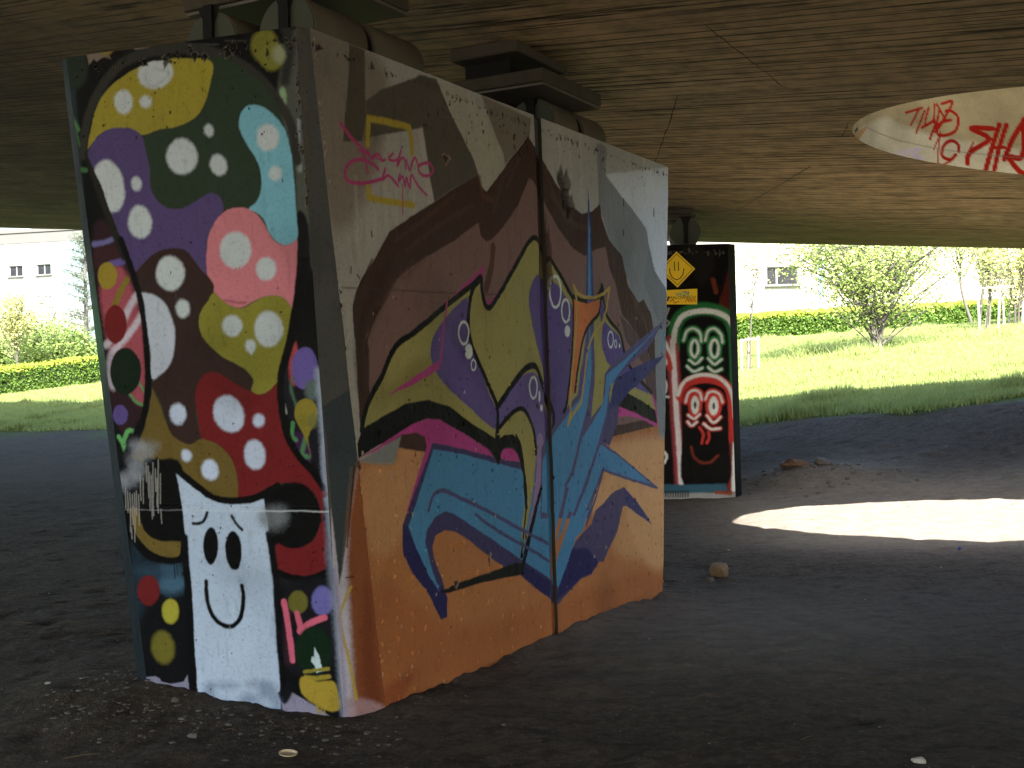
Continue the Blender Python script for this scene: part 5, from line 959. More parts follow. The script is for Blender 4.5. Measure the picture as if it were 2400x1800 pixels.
stroke(G, [(1591.5, 607), (1592, 627)], 2, .016); stroke(G, [(1601, 607), (1601, 627)], 2, .016)
stroke(G, [(1580, 622), (1581, 633), (1586, 643), (1595, 649), (1604, 646), (1611, 637), (1614, 623)], 2, .016); G.build('smile_print', M_SK, sg)
sg2 = empty('sign', tuple(sign_frame(gu(1605), gz(690)))); tag(sg2, 'small yellow rectangular board with scribbled black lettering below the smile sign', 'sign')
G = Geo(); slab(G, [(1556, 673), (1644, 671), (1643, 708), (1556, 706)], .014); G.build('sign_board', M_SY, sg2)
def text_on(body, x0, y0, h, name, mat, parent, off=.017, wx=1.0):
    cu = bpy.data.curves.new(name, 'FONT'); cu.body = body; cu.size = 1.0; ob = bpy.data.objects.new(name+'_src', cu); COL.objects.link(ob)
    bpy.context.view_layer.update(); me = bpy.data.meshes.new_from_object(ob.evaluated_get(bpy.context.evaluated_depsgraph_get())); bpy.data.objects.remove(ob)
    k = h/.72
    for v in me.vertices:
        v.co = Vector(sign_frame(gu(x0)+v.co.x*k*wx, gz(y0)+v.co.y*k, off))
    return link(name, me, parent, (mat,))
text_on('MALOWACH', 1577, 694, .036, 'lettering', M_SK, sg2, wx=1.12)
G = Geo()
for x in (1566, 1569, 1572): stroke(G, [(x, 682), (x, 690)], 1.6, .016)
stroke(G, [(1565, 691), (1568, 697), (1574, 697), (1576, 689)], 3.4, .016); stroke(G, [(1564, 688), (1567, 693)], 1.6, .016); G.build('hand_print', M_SK, sg2)
M_TEAL = plain('teal_marker', (40, 150, 150), .5, .1, 5, 0); M_RED = plain('red_marker', (180, 40, 30), .5, .1, 5, 0)
G = Geo(); stroke(G, [(1593, 679), (1597, 686), (1600, 680), (1604, 686), (1607, 678)], 1.5, .018); stroke(G, [(1609, 677), (1617, 677), (1610, 687), (1619, 686)], 1.5, .018); stroke(G, [(1619, 676), (1620, 684), (1624, 677), (1622, 692)], 1.5, .018); G.build('teal_scribble', M_TEAL, sg2)
G = Geo(); stroke(G, [(1616, 702), (1621, 694), (1624, 702), (1628, 694), (1630, 702), (1636, 695), (1640, 703)], 1.4, .018); G.build('red_scribble', M_RED, sg2); G = Geo(); stroke(G, [(1580, 700), (1586, 695), (1590, 704), (1600, 700)], 1.6, .018); G.build('red_scribble', M_RED, sg2)

# ---------------------------------------------------------------- bridge deck
DN = np.array([-DECK_AX[1], DECK_AX[0], 0]); DN = DN if DN @ np.array([.53, .85, 0]) > 0 else -DN   # across, away from the viewer
EDGE_C = 15.62 if False else float(np.mean([np.array(p)@DN for p in ((3.82, 19.47, 0), (7.38, 16.89, 0), (-12.49, 28.97, 0))]))
NEAR_C = -6.5; AX0, AX1 = -13.0, 60.0; THK = .95
xax = -DECK_AX if False else DECK_AX
deck = empty('bridge_deck', (0, 0, 0)); tag(deck, 'wide board marked concrete bridge deck overhead with a round opening', 'bridge deck')
def dl(P):  # world xy -> deck local (along, across)
    return np.stack([P[..., 0]*DECK_AX[0]+P[..., 1]*DECK_AX[1], P[..., 0]*DN[0]+P[..., 1]*DN[1]], -1)
def dw(a, c, h=0):
    x = DECK_AX[0]*a+DN[0]*c; y = DECK_AX[1]*a+DN[1]*c; return np.stack([x, y, deck_z(x, y)+h], -1)
NT_ = 256; th = np.linspace(0, 2*math.pi, NT_, endpoint=False); hx, hy = hole_xy(th)
HL = dl(np.stack([hx, hy], -1)); hc = dl(np.array([[HOLE[0], HOLE[1]]]))[0]
def to_rect(p):
    dx, dy = p-hc; t = 1e9
    for val, lo, hi, c0 in ((dx, AX0, AX1, hc[0]), (dy, NEAR_C, EDGE_C, hc[1])):
        if val > 1e-9: t = min(t, (hi-c0)/val)
        elif val < -1e-9: t = min(t, (lo-c0)/val)
    return hc+np.array([dx, dy])*t
OUT = np.array([to_rect(p) for p in HL]); cor = np.array([(a, c) for a in (AX0, AX1) for c in (NEAR_C, EDGE_C)])
for cc in cor:
    i = np.argmin(((OUT-cc)**2).sum(1)); OUT[i] = cc
# deck-local object frame: x along the deck, y across, so that board marks run along x
Mdeck = Matrix(((DECK_AX[0], DN[0], 0, 0), (DECK_AX[1], DN[1], 0, 0), (0, 0, 1, 0), (0, 0, 0, 1)))
def dloc(L, h=0):
    W = dw(L[:, 0], L[:, 1], h); return np.stack([L[:, 0], L[:, 1], W[:, 2]], -1)
rings = [0, .02, .12, .4, 1.0]; V = []; 
for r_ in rings: V.append(dloc(HL*(1-r_)+OUT*r_))
V.append(dloc(OUT, THK)); V.append(dloc(HL, THK)); V = np.vstack(V); I = np.arange(7*NT_).reshape(7, NT_); F = []; mi = []
for k in range(6):
    a, b = I[k], I[k+1]; F.append(np.stack([a, np.roll(a, -1), np.roll(b, -1), b], -1)); mi += [0 if k < 4 else 1]*NT_
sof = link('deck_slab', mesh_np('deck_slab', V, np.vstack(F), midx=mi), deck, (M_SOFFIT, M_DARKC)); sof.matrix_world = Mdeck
for c_, nm in ((EDGE_C-.15, 'added_rim'), (NEAR_C+.15, 'added_rim')):  # unseen rims added to lengthen the deck's shadow on the grass
    G = Geo(); n = 12
    for i in range(n):
        a0 = AX0+(AX1-AX0)*i/n; a1 = AX0+(AX1-AX0)*(i+1)/n; q8 = [dw(np.array(a), np.array(c), h) for h in (THK+.003, THK+.38) for a in (a0, a1) for c in (c_-.14, c_+.14)]
        G.add(q8, [(0, 1, 3, 2), (4, 6, 7, 5), (0, 4, 5, 1), (2, 3, 7, 6), (0, 2, 6, 4), (1, 5, 7, 3)])
    G.build(nm, M_DARKC, deck)
# opening lining, painted with tags
tu = np.radians(np.linspace(0, 360, 900)); hv = np.linspace(0, THK, 130)
A, B = np.meshgrid(tu, hv, indexing='ij'); X, Y = hole_xy(A.ravel()); Pw = np.stack([X, Y, deck_z(X, Y)+B.ravel()], -1)
Ch = paint(A.ravel()*2200, B.ravel()*1000, TAGS_HOLE, 77, 3., 5.); 
base = lin((178, 160, 118))*np.ones_like(Ch); Ch = np.where(Ch.sum(1, keepdims=True) < 1e-4, base, Ch)
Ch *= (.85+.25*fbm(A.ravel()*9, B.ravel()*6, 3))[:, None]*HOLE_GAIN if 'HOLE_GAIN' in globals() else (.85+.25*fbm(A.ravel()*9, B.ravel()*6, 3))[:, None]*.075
I = np.arange(900*130).reshape(900, 130); Fh = np.stack([I[:-1, :-1], I[:-1, 1:], I[1:, 1:], I[1:, :-1]], -1).reshape(-1, 4)
link('opening_lining', mesh_np('opening_lining', Pw, Fh, np.clip(Ch, .0005, .8), smooth=True), deck, (M_LINING,))
M_JOINT = plain('dark_joint', (62, 46, 28), .9, .3, 9, 0)
for x0, y0, x1, y1 in DECK_JOINTS:
    G = Geo(); n = 14; v = np.array([x1-x0, y1-y0]); L = np.hypot(*v); nn = np.array([-v[1], v[0]])/L
    pts = [np.array([x0, y0])+v*i/n+nn*(random.uniform(-.008, .008)) for i in range(n+1)]
    for p, q_ in zip(pts[:-1], pts[1:]):
        w = random.uniform(.002, .005); a3 = lambda s: (*s, deck_z(*s)-.003)
        G.quad(a3(p-nn*w), a3(q_-nn*w), a3(q_+nn*w), a3(p+nn*w))
    G.build('construction_joint', M_JOINT, deck)

# ---------------------------------------------------------------- terrain
def edge_s(x, y): return x*DN[0]+y*DN[1]-EDGE_C
def terrain(x, y):
    s = edge_s(x, y); ze = np.interp(x, [-30, -11.4, 3.7, 7.3, 20], [.2, .33, .65, 1.05, 1.6]); sl = np.interp(x, [-12, 3.7], [.14, .085])
    z = ze*np.clip((s+4.2)/4.2, 0, 1)**1.5 + sl*np.clip(s, 0, 15.5) + .004*np.clip(s-15.5, 0, 80)
    z = z + .10*np.exp(-((x+2.05)**2+(y-6.05)**2)/.35) - .07*np.exp(-((x-1.2)**2+(y-8.9)**2)/1.2)
    z = z + .16*np.exp(-((x-3.75)**2/.5+(y-15.3)**2/.5)) + .08*np.exp(-((x-4.4)**2/.6+(y-15.0)**2/.4))
    return z
def dirt_detail(x, y):
    near = 1.0
    z = .016*fbm(x*1.1, y*1.1, 5, 3) + .012*fbm(x*4, y*4, 9, 3) + .005*fbm(x*14, y*14, 13, 3)
    z += .012*sstep(.25, .7, fbm(x*3.3, y*3.3, 21, 2)) - .014*sstep(.35, .8, fbm(x*5.1, y*5.1, 25, 2))
    # trodden dirt heaped unevenly against the foot of the near pier
    dm = np.full(np.shape(x), 9.)
    for (ax_, ay_), (bx_, by_) in ((MB[:2], NB[:2]), (NB[:2], AB[:2]), (AB[:2], BB[:2])):
        ex, ey = bx_-ax_, by_-ay_; q = np.clip(((x-ax_)*ex+(y-ay_)*ey)/(ex*ex+ey*ey), 0, 1); dm = np.minimum(dm, np.hypot(x-ax_-q*ex, y-ay_-q*ey))
    z += np.exp(-(dm/.11)**2)*(.016+.030*fbm(x*5, y*5, 61, 3)+.014*fbm(x*19, y*19, 66, 2))
    return z
def axis(lo, hi, step, far, n):
    a = np.arange(lo, hi, step); g = np.cumsum(step*1.22**np.arange(1, n)); g = g*1.0
    return np.concatenate([(lo-g)[::-1], a, a[-1]+g])
gx = axis(-7, 9, .038, 500, 45); gy = axis(3.2, 18, .038, 500, 45)
GX, GY = np.meshgrid(gx, gy, indexing='ij'); GZ = terrain(GX, GY)+dirt_detail(GX, GY)
V = np.stack([GX.ravel(), GY.ravel(), GZ.ravel()], -1); I = np.arange(GX.size).reshape(GX.shape)
F = np.stack([I[:-1, :-1], I[1:, :-1], I[1:, 1:], I[:-1, 1:]], -1).reshape(-1, 4)
sE = edge_s(V[:, 0], V[:, 1]) ; gmask = sstep(-.25, .35, sE + .55*fbm(V[:, 0]*.6, V[:, 1]*.6, 33, 3) - .2)
aL = V[:, 0]*DECK_AX[0]+V[:, 1]*DECK_AX[1]; back = np.maximum(.42*sstep(-5.5, -8, sE+EDGE_C)*(aL > -12), sstep(-10.5, -13, aL)*(sE < 1))   # open ground out of view, made paler to bounce light onto pier and deck
gmask = np.maximum(gmask, 0)
dust_sunpatch = .95*np.exp(-(np.clip(abs(V[:, 1]-12.4)-1.6, 0, 9)**2/.5+np.clip(3.0-V[:, 0], 0, 9)**2/1.0)) + np.exp(-((V[:, 0]-1.0)**2/2.2+(V[:, 1]-7.3)**2/2.0))*.8 + .9*np.exp(-((V[:, 0]-3.9)**2/1.6+(V[:, 1]-15.3)**2/.9)) + .12*sstep(14, 17, V[:, 1])*sstep(2.5, 5, V[:, 0])  # pale dust by the piers, plus the sun patch painted brighter into the ground
mk = np.stack([gmask, np.clip(dust_sunpatch, 0, 1), back], -1)
gm, nt, b = new_mat('packed_dirt'); tc = N(nt, 'ShaderNodeTexCoord').outputs['Object']
at = N(nt, 'ShaderNodeAttribute', attribute_name='paint').outputs['Color']; sep = N(nt, 'ShaderNodeSeparateColor'); nt.links.new(at, sep.inputs[0])
n1 = noise(nt, tc, 1.3, 6, .6); n2 = noise(nt, tc, 22, 6, .7); n3 = noise(nt, tc, 90, 3, .6)
dirt = mix(nt, ramp(nt, n1, [(.3, 0.), (.7, 1.)]), (.027, .021, .0165), (.064, .051, .040))
dirt = mix(nt, ramp(nt, n2, [(.42, 0.), (.62, .7)]), dirt, (.090, .073, .058))
n4 = noise(nt, mapping(nt, tc, (1, 1.6, 1)), 5.5, 5, .7)
dirt = mix(nt, ramp(nt, n4, [(.50, 0.), (.62, .75)]), dirt, (.026, .021, .017))
dirt = mix(nt, ramp(nt, noise(nt, tc, 9, 6, .75), [(.56, 0.), (.68, .6)]), dirt, (.125, .10, .080))
dirt = mix(nt, ramp(nt, n3, [(.62, 0.), (.72, .6)]), dirt, (.022, .018, .016))
dirt = mix(nt, ramp(nt, noise(nt, tc, 45, 2, .5), [(.69, 0.), (.73, .8)]), dirt, (.20, .19, .18))
dirt = mix(nt, mix(nt, 1.0, sep.outputs[1], ramp(nt, n4, [(.35, 1.), (.66, .62)]), 'MULTIPLY'), dirt, mix(nt, n2, (.17, .15, .125), (.28, .245, .205)))
dirt = mix(nt, sep.outputs[2], dirt, mix(nt, n2, (.26, .225, .17), (.34, .30, .23)))
grs = mix(nt, noise(nt, tc, 3, 5, .7), (.04, .075, .012), (.09, .13, .025))
nt.links.new(mix(nt, sep.outputs[0], dirt, grs), b.inputs['Base Color']); b.inputs['Roughness'].default_value = .95; b.inputs['Specular IOR Level'].default_value = .12
p = bump(nt, b, n4, .35, .03); p = bump(nt, b, n2, .8, .025, p); bump(nt, b, n3, .6, .008, p)
gr = link('ground', mesh_np('ground', V, F, mk, smooth=True), None, (gm,)); tag(gr, kind='structure')

# ---------------------------------------------------------------- stones and litter on the dirt
M_STONE = plain('stone', (92, 88, 84), .85, .35, 20, .3); M_PALE = plain('pale_chip', (160, 158, 150), .8, .2, 30, .1)
def rock_mesh(rad, seed, flat=.6, n=3):
    import bmesh as bmm
    bm = bmm.new(); bmm.ops.create_icosphere(bm, subdivisions=n, radius=1); r = np.random.default_rng(seed); dirs = r.normal(size=(9, 3)); dirs /= np.linalg.norm(dirs, axis=1)[:, None]; dd = .55+.35*r.random(9)
    for v in bm.verts:
        c = np.array(v.co); t = min([dd[i]/(c@dirs[i]) for i in range(9) if c@dirs[i] > .2]+[1.]); c = c*t*(1+.03*r.normal()); v.co = c*rad*np.array([1, 1, flat])
    me = bpy.data.meshes.new('rock'); bm.to_mesh(me); bm.free(); return me
def put(name, me, x, y, mat, label, cat, dz=0, rot=0, group=None, tilt=0):
    o = bpy.data.objects.new(name, me); COL.objects.link(o)
    if mat and not me.materials: me.materials.append(mat)
    o.location = (x, y, float(terrain(np.array(x), np.array(y))+dirt_detail(np.array(x), np.array(y)))+dz); o.rotation_euler = (tilt, 0, rot); return tag(o, label, cat, group)
bm_ = rock_mesh(.085, 3, 1.0); put('rock', bm_, 1.62, 9.38, plain('brown_rock', (118, 98, 78), .85, .3, 14, .4), 'pointed brown rock beyond the far corner of the near pier', 'rock', .035, .4, tilt=.3)
put('rock', rock_mesh(.045, 4, .8), 1.52, 9.22, M_STONE, 'small pale rock in front of the pointed brown rock', 'rock', .012, 1.)
put('rock', rock_mesh(.20, 8, .45), 3.70, 15.5, plain('reddish_rock', (110, 88, 74), .9, .3, 10, .4), 'flat reddish rock on the dirt mound beside the far pier', 'rock', .03, .3)
put('rock', rock_mesh(.13, 9, .6), 4.02, 15.35, M_STONE, 'smaller grey rock on the slope of the dirt mound', 'rock', .02, 1.2)
def at_px(px, py):   # place a small thing where the photo shows it, on the surveyed ground
    dr = CAM_R*(px-1200)/2760-CAM_U*(py-900)/2760+CAM_F; t = -1.6/dr[2]; z = 0
    for i in range(8):
        P_ = np.array([0, 0, 1.6])+dr*t; z = float(terrain(P_[0], P_[1])+dirt_detail(P_[0], P_[1])); t = (z-1.6)/dr[2]
    return float(P_[0]), float(P_[1])
G = Geo(); nn_ = 26
ringv = []
for rr, zz in ((.019, 0), (.030, .006), (.033, .012), (.029, .012), (.026, .004), (.0, .003)):
    ringv.append([(rr*math.cos(2*math.pi*k/nn_)*1.25, rr*math.sin(2*math.pi*k/nn_), zz) for k in range(nn_)])
V_ = [q for rg in ringv for q in rg]; G.add(V_, [(i*nn_+k, i*nn_+(k+1) % nn_, (i+1)*nn_+(k+1) % nn_, (i+1)*nn_+k) for i in range(5) for k in range(nn_)])
sh = G.build('litter', plain('cream_lid', (186, 172, 146), .6, .2, 40, .1)); x, y = at_px(675, 1772); sh.location = (x, y, float(terrain(x, y)+dirt_detail(x, y))+.004); sh.rotation_euler = (.15, .1, .4); tag(sh, 'upturned cream coloured lid lying on the dirt in the foreground', 'lid')
G = Geo(); G.tube([(0, 0, 0), (0, 0, .002), (0, 0, .016), (0, 0, .018)], [.013, .017, .016, .012], 18); cap_ = G.build('litter', plain('blue_plastic', (50, 62, 120), .5, .1, 9, 0)); x, y = at_px(2247, 1289); cap_.location = (x, y, float(terrain(x, y)+dirt_detail(x, y))+.012); cap_.rotation_euler = (1.2, 0, .6); cap_.scale = (1.0,)*3; tag(cap_, 'blue plastic bottle cap on the dirt to the right', 'bottle cap')
x, y = at_px(2153, 1786); put('stone', rock_mesh(.030, 12, .6), x, y, M_PALE, 'round pale stone at the right of the foreground', 'stone', .006, .2)
x, y = at_px(1315, 1572); 
x, y = at_px(112, 1602); put('stone', rock_mesh(.020, 14, .45), x, y, M_PALE, 'small white chip of stone left of the mushroom pier', 'stone', .004, .2)
x, y = at_px(628, 1595); put('stone', rock_mesh(.026, 15, .7), x, y, M_STONE, 'angular grey stone just under the mushroom stem', 'stone', .008, .6)
x, y = at_px(410, 1627); put('stone', rock_mesh(.022, 16, .7), x, y, M_STONE, 'grey stone by the lower left of the mushroom end', 'stone', .008, 1.6)
x, y = at_px(452, 1727); put('stone', rock_mesh(.026, 17, .6), x, y, M_STONE, 'dull stone left of the cream lid in the foreground', 'stone', .006, 2.6)
x, y = at_px(2130, 1395)
# loose gravel: one mass
def scatter(n, fn, smin, smax, name, mat, label, seed, flat=.55):
    r = np.random.default_rng(seed); base_ = rock_mesh(1, seed, flat, 1); bv = np.array([v.co[:] for v in base_.vertices]); bf = np.array([p.vertices[:] for p in base_.polygons]); Vs = []; Fs = []
    for i in range(n):
        x, y = fn(r); s = smin+(smax-smin)*r.random()**3; a = r.random()*6.3; c_, s_ = math.cos(a), math.sin(a)
        q = bv*s*np.array([1+.6*r.random(), 1, .7+.6*r.random()]); q = np.stack([q[:, 0]*c_-q[:, 1]*s_, q[:, 0]*s_+q[:, 1]*c_, q[:, 2]], -1)
        Vs.append(q+np.array([x, y, 0])); Fs.append(bf+i*len(bv))
    V = np.vstack(Vs); cx = np.repeat(np.array([v.mean(0)[:2] for v in Vs]), len(bv), 0); V[:, 2] += terrain(cx[:, 0], cx[:, 1])+dirt_detail(cx[:, 0], cx[:, 1])
    o = link(name, mesh_np(name, V, np.vstack(Fs)), None, (mat,)); tag(o, label, 'gravel', kind='stuff'); return o
def f_all(r):
    t = r.random()**.7; y = 3.6+t*14; x = (r.random()*2-1)*(.55*y+1)
    return x, y
def f_base(r):
    if r.random() < .5: return -2.0+r.normal()*.28, 5.75+r.normal()*.30
    t = r.random(); return -1.95+t*1.4+r.normal()*.06, 5.7-t*.35-abs(r.normal())*.22
def f_mound(r): return 3.7+r.normal()*.7, 15.2+r.normal()*.5
def f_foot(r):
    t = r.random(); return 1.1+abs(r.normal())*.3, 9.1+r.normal()*.3
scatter(1500, f_all, .003, .014, 'gravel', M_STONE, 'fine grey gravel spread over the dirt', 61)
scatter(260, f_all, .003, .013, 'chips', M_PALE, 'scattered pale chips and crumbs on the dirt', 62, .35)
scatter(420, f_base, .003, .018, 'rubble', M_STONE, 'small rubble heaped against the mushroom end of the pier', 63)
scatter(200, f_mound, .01, .05, 'rubble', M_STONE, 'rubble on the dirt mound by the far pier', 64)
scatter(130, f_foot, .005, .025, 'rubble', M_STONE, 'crumbs of rubble around the pointed brown rock', 65)

def twigs(n, seed):
    r = np.random.default_rng(seed); G = Geo()
    for i in range(n):
        x, y = f_all(r); L = .02+.07*r.random(); a = r.random()*3.1; b_ = a+r.normal()*.5; z = float(terrain(np.array(x), np.array(y))+dirt_detail(np.array(x), np.array(y)))+.003
        p1 = np.array([x+math.cos(a)*L, y+math.sin(a)*L, z+.004]); G.tube([(x, y, z), p1, p1+np.array([math.cos(b_), math.sin(b_), .03])*L*.7], [.0022, .0018, .001], 4)
    tag(G.build('twigs', plain('dry_twig', (96, 80, 62), .9, .3, 20, 0)), 'dry twigs and crumbs of bark strewn over the dirt', 'twigs', kind='stuff')
twigs(240, 301)
# ---------------------------------------------------------------- foliage
def leaf_mat(name, c1, c2, tr=.35):
    m, nt, b = new_mat(name); tc = N(nt, 'ShaderNodeTexCoord').outputs['Object']
    oi = noise(nt, tc, 2.5, 3); col = mix(nt, ramp(nt, oi, [(.3, 0.), (.7, 1.)]), c1, c2)
    c = mix(nt, noise(nt, tc, 17, 2), col, np.array(c2)*1.15)
    b.inputs['Roughness'].default_value = .6; nt.links.new(c, b.inputs['Base Color'])
    t = N(nt, 'ShaderNodeBsdfTranslucent'); nt.links.new(c, t.inputs['Color']); ms = N(nt, 'ShaderNodeMixShader'); ms.inputs[0].default_value = tr
    nt.links.new(b.outputs[0], ms.inputs[1]); nt.links.new(t.outputs[0], ms.inputs[2]); nt.links.new(ms.outputs[0], nt.nodes['Material Output'].inputs['Surface'])
    return m
M_BARK = plain('bark', (84, 80, 74), .9, .3, 14, .5); M_WOODP = plain('grey_stake_wood', (150, 140, 126), .85, .25, 10, .3)
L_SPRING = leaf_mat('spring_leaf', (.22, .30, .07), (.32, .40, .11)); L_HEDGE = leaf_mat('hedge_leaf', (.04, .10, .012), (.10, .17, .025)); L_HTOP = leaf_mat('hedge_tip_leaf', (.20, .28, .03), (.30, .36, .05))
L_YEL = leaf_mat('yellow_leaf', (.32, .34, .12), (.46, .46, .20)); L_DARK = leaf_mat('dark_leaf', (.06, .08, .055), (.12, .14, .10), .25); L_WHITE = leaf_mat('white_blossom', (.45, .47, .36), (.7, .7, .6)); L_GR2 = leaf_mat('mid_leaf', (.10, .16, .04), (.19, .26, .07))
def leaves(P, size, rnd, flat=.6, aspect=.55):
    n = len(P); r = rnd; a = r.normal(size=(n, 3)); a[:, 2] *= flat; a /= np.linalg.norm(a, axis=1)[:, None]; b = r.normal(size=(n, 3)); b -= (b*a).sum(1)[:, None]*a; b /= np.linalg.norm(b, axis=1)[:, None]
    s = (size*(.6+.8*r.random(n)))[:, None]
    V = np.stack([P-a*s, P+b*s*aspect, P+a*s, P-b*s*aspect], 1).reshape(-1, 3)
    return V, np.arange(4*n).reshape(-1, 4)
def tree(root, base, trunks, crown_c, crown_r, nbr, nleaf, lsize, lmat, seed, tw=.05, low=.25, hang=0, spread=.10, bark=None):
    r = np.random.default_rng(seed); base = np.array(base, float); cc = np.array(crown_c, float); cr = np.array(crown_r, float); G = Geo(); tips = []
    for k in range(trunks):
        a = r.random()*6.28; st = base+np.array([math.cos(a), math.sin(a), 0])*tw*(1.2 if trunks > 1 else 0); en = cc+np.array([r.normal()*.25, r.normal()*.25, .2])*cr
        m = (st*2+en)/3+np.array([r.normal(), r.normal(), 0])*.06; m2 = (st+2*en)/3+np.array([r.normal(), r.normal(), 0])*.12
        tr = catmull([st-np.array([0, 0, .1]), m, m2, en], False, 5); rad = np.linspace(tw*(1 if trunks == 1 else .8), tw*.2, len(tr)); G.tube(tr, rad, 7)
        for j in range(nbr//trunks):
            t = low+(1-low)*r.random(); s0 = tr[int(t*(len(tr)-1))]
            u = r.normal(size=3); u /= np.linalg.norm(u); u[2] = u[2]*.8+.05; e = cc+u*cr*(.55+.45*r.random()); mid = (s0+e)/2+np.array([0, 0, -.06+.12*r.random()])*np.linalg.norm(e-s0)
            br = catmull([s0, mid, e], False, 4); G.tube(br, np.linspace(tw*.28, tw*.06, len(br)), 4, cap=False)
            for q in br[2:]:
                tips.append(q)
            for h in range(3):
                s1 = br[r.integers(2, len(br))]; e1 = s1+r.normal(size=3)*cr*.22*[1, 1, .5]; G.tube([s1, (s1+e1)/2+r.normal(size=3)*.03, e1], [tw*.09, tw*.06, tw*.03], 3, cap=False); tips += [e1, (s1+e1)/2]
    G.build('trunk', bark or M_BARK, root, smooth=True)
    tips = np.array(tips); P_ = tips[r.integers(0, len(tips), nleaf)]+r.normal(size=(nleaf, 3))*cr*spread*[1, 1, .6]
    V, F = leaves(P_, lsize, r, .5); link('crown', mesh_np('crown', V, F), root, (lmat,))
def tz(x, y): return float(terrain(np.array(x), np.array(y)))
# the round bushy tree on the lawn
bx, by = .3135*27, 27.0
t = empty('tree', (bx, by, tz(bx, by))); tag(t, 'low bushy tree with bright spring leaves in the middle of the lawn', 'tree')
tree(t, (bx, by, tz(bx, by)), 4, (bx-.1, by, tz(bx, by)+2.45), (2.9, 1.9, 1.75), 120, 15500, .036, L_SPRING, 5, tw=.075, low=.10, spread=.09)
r_ = np.random.default_rng(44)
# hedges
def hedge(p0, p1, width, h, n, label, seed, top=.12, lsz=.045):
    p0 = np.array(p0, float); p1 = np.array(p1, float); L = np.linalg.norm(p1-p0); ax = (p1-p0)/L; nr = np.array([-ax[1], ax[0]]); r = np.random.default_rng(seed)
    mid = (p0+p1)/2; root = empty('hedge', (*mid, tz(*mid))); tag(root, label, 'hedge')
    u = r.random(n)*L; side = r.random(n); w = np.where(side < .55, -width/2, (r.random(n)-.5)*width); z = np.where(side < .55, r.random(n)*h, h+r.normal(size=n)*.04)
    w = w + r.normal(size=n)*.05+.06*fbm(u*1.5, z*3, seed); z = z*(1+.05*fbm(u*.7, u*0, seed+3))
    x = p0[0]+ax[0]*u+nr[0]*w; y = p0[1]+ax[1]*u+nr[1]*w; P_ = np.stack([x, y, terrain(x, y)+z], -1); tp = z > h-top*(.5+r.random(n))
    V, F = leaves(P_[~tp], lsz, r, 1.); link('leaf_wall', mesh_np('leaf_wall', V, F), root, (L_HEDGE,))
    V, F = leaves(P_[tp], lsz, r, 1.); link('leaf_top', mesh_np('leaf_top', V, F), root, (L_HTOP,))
    G = Geo(); k = int(L/1.0)+1
    for i in range(k):
        a = p0+ax*(L*i/k); b = p0+ax*(L*(i+1)/k); m_ = (a+b)/2; G.box((*m_, tz(*m_)+h/2-.06), (L/k/2, width/2-.06, h/2), [(*ax, 0), (*nr, 0), (0, 0, 1)])
    G.build('branch_core', plain('hedge_core', (.012, .022, .006), .95, .3, 9, 0), root)
hedge((.5, 35.0), (17.2, 40.0), .8, .86, 37000, 'long trimmed green hedge behind the lawn to the right of the piers', 71)
hedge((17.6, 40.0), (21.5, 41.0), .9, 1.0, 7000, 'end piece of trimmed hedge behind the staked saplings at the right edge', 72)
hedge((-27, 41.5), (-3.0, 44.0), .9, .95, 36000, 'trimmed hedge across the lawn to the left of the mushroom pier', 73)
# planting frames
def frame(cx, cy, w, h, label, tilt=0, grp='wooden planting frames around young trees'):
    z0 = tz(cx, cy); root = empty('tree_stake_frame', (cx, cy, z0)); tag(root, label, 'stake frame', grp); pts = [(cx-w/2, cy), (cx+w/2, cy-.1), (cx+.02, cy+w*.7)]; tops = []
    for i, (x, y) in enumerate(pts):
        G = Geo(); tl = tilt*(i-.5)*.12; tp = (x+tl, y, tz(x, y)+h); G.tube([(x, y, tz(x, y)-.1), tp], [.032, .030], 8); G.build('stake', M_WOODP, root); tops.append(tp)
    for i in range(3):
        a, b = np.array(tops[i]), np.array(tops[(i+1) % 3]); a = a-[0, 0, .05]; b = b-[0, 0, .05]; G = Geo(); dd = (b-a)/np.linalg.norm(b-a); m_ = (a+b)/2
        G.tube([a-dd*.04, b+dd*.04], [.022, .022], 6); G.build('crossbar', M_WOODP, root)
def px_at(px, depth, py=None): # point at a depth along a surveyed bearing
    dr = CAM_R*(px-1200)/2760-CAM_U*((py if py is not None else 860)-900)/2760+CAM_F; k = depth/dr[1]; return dr[0]*k, depth, 1.6+dr[2]*k
x, y, _ = px_at(1757, 27.0); frame(x, y, .36, .80, 'low wooden stake frame around the thin sapling right beside the far pier')
t = empty('tree', (x, y, tz(x, y))); tag(t, 'thin leafless looking sapling in the stake frame beside the far pier', 'tree')
tree(t, (x, y, tz(x, y)), 1, (x+.1, y, tz(x, y)+2.5), (.75, .7, .9), 22, 500, .030, L_YEL, 15, tw=.025, low=.3)
x, y, _ = px_at(2318, 29.0); frame(x, y, .40, 1.15, 'taller leaning stake frame around a sapling at the right of the lawn', 1)
t = empty('tree', (x, y, tz(x, y))); tag(t, 'young yellow green sapling in the leaning stake frame', 'tree')
tree(t, (x, y, tz(x, y)), 1, (x+.1, y, tz(x, y)+2.3), (.8, .8, 1.1), 40, 2300, .036, L_YEL, 16, tw=.03, low=.2)
x, y, _ = px_at(2375, 30.0); frame(x, y, .42, 1.2, 'stake frame cut by the right edge of the view', .6)
t = empty('tree', (x, y, tz(x, y))); tag(t, 'yellow flowering young tree at the right edge of the lawn', 'tree')
tree(t, (x+.1, y, tz(x, y)), 3, (x+.25, y, tz(x, y)+2.0), (1.0, .9, 1.3), 60, 4200, .038, L_YEL, 17, tw=.035, low=.1)
x, y, _ = px_at(2290, 33.0); t = empty('tree', (x, y, tz(x, y))); tag(t, 'pale leafed tree with an arching bare branch behind the stakes', 'tree')
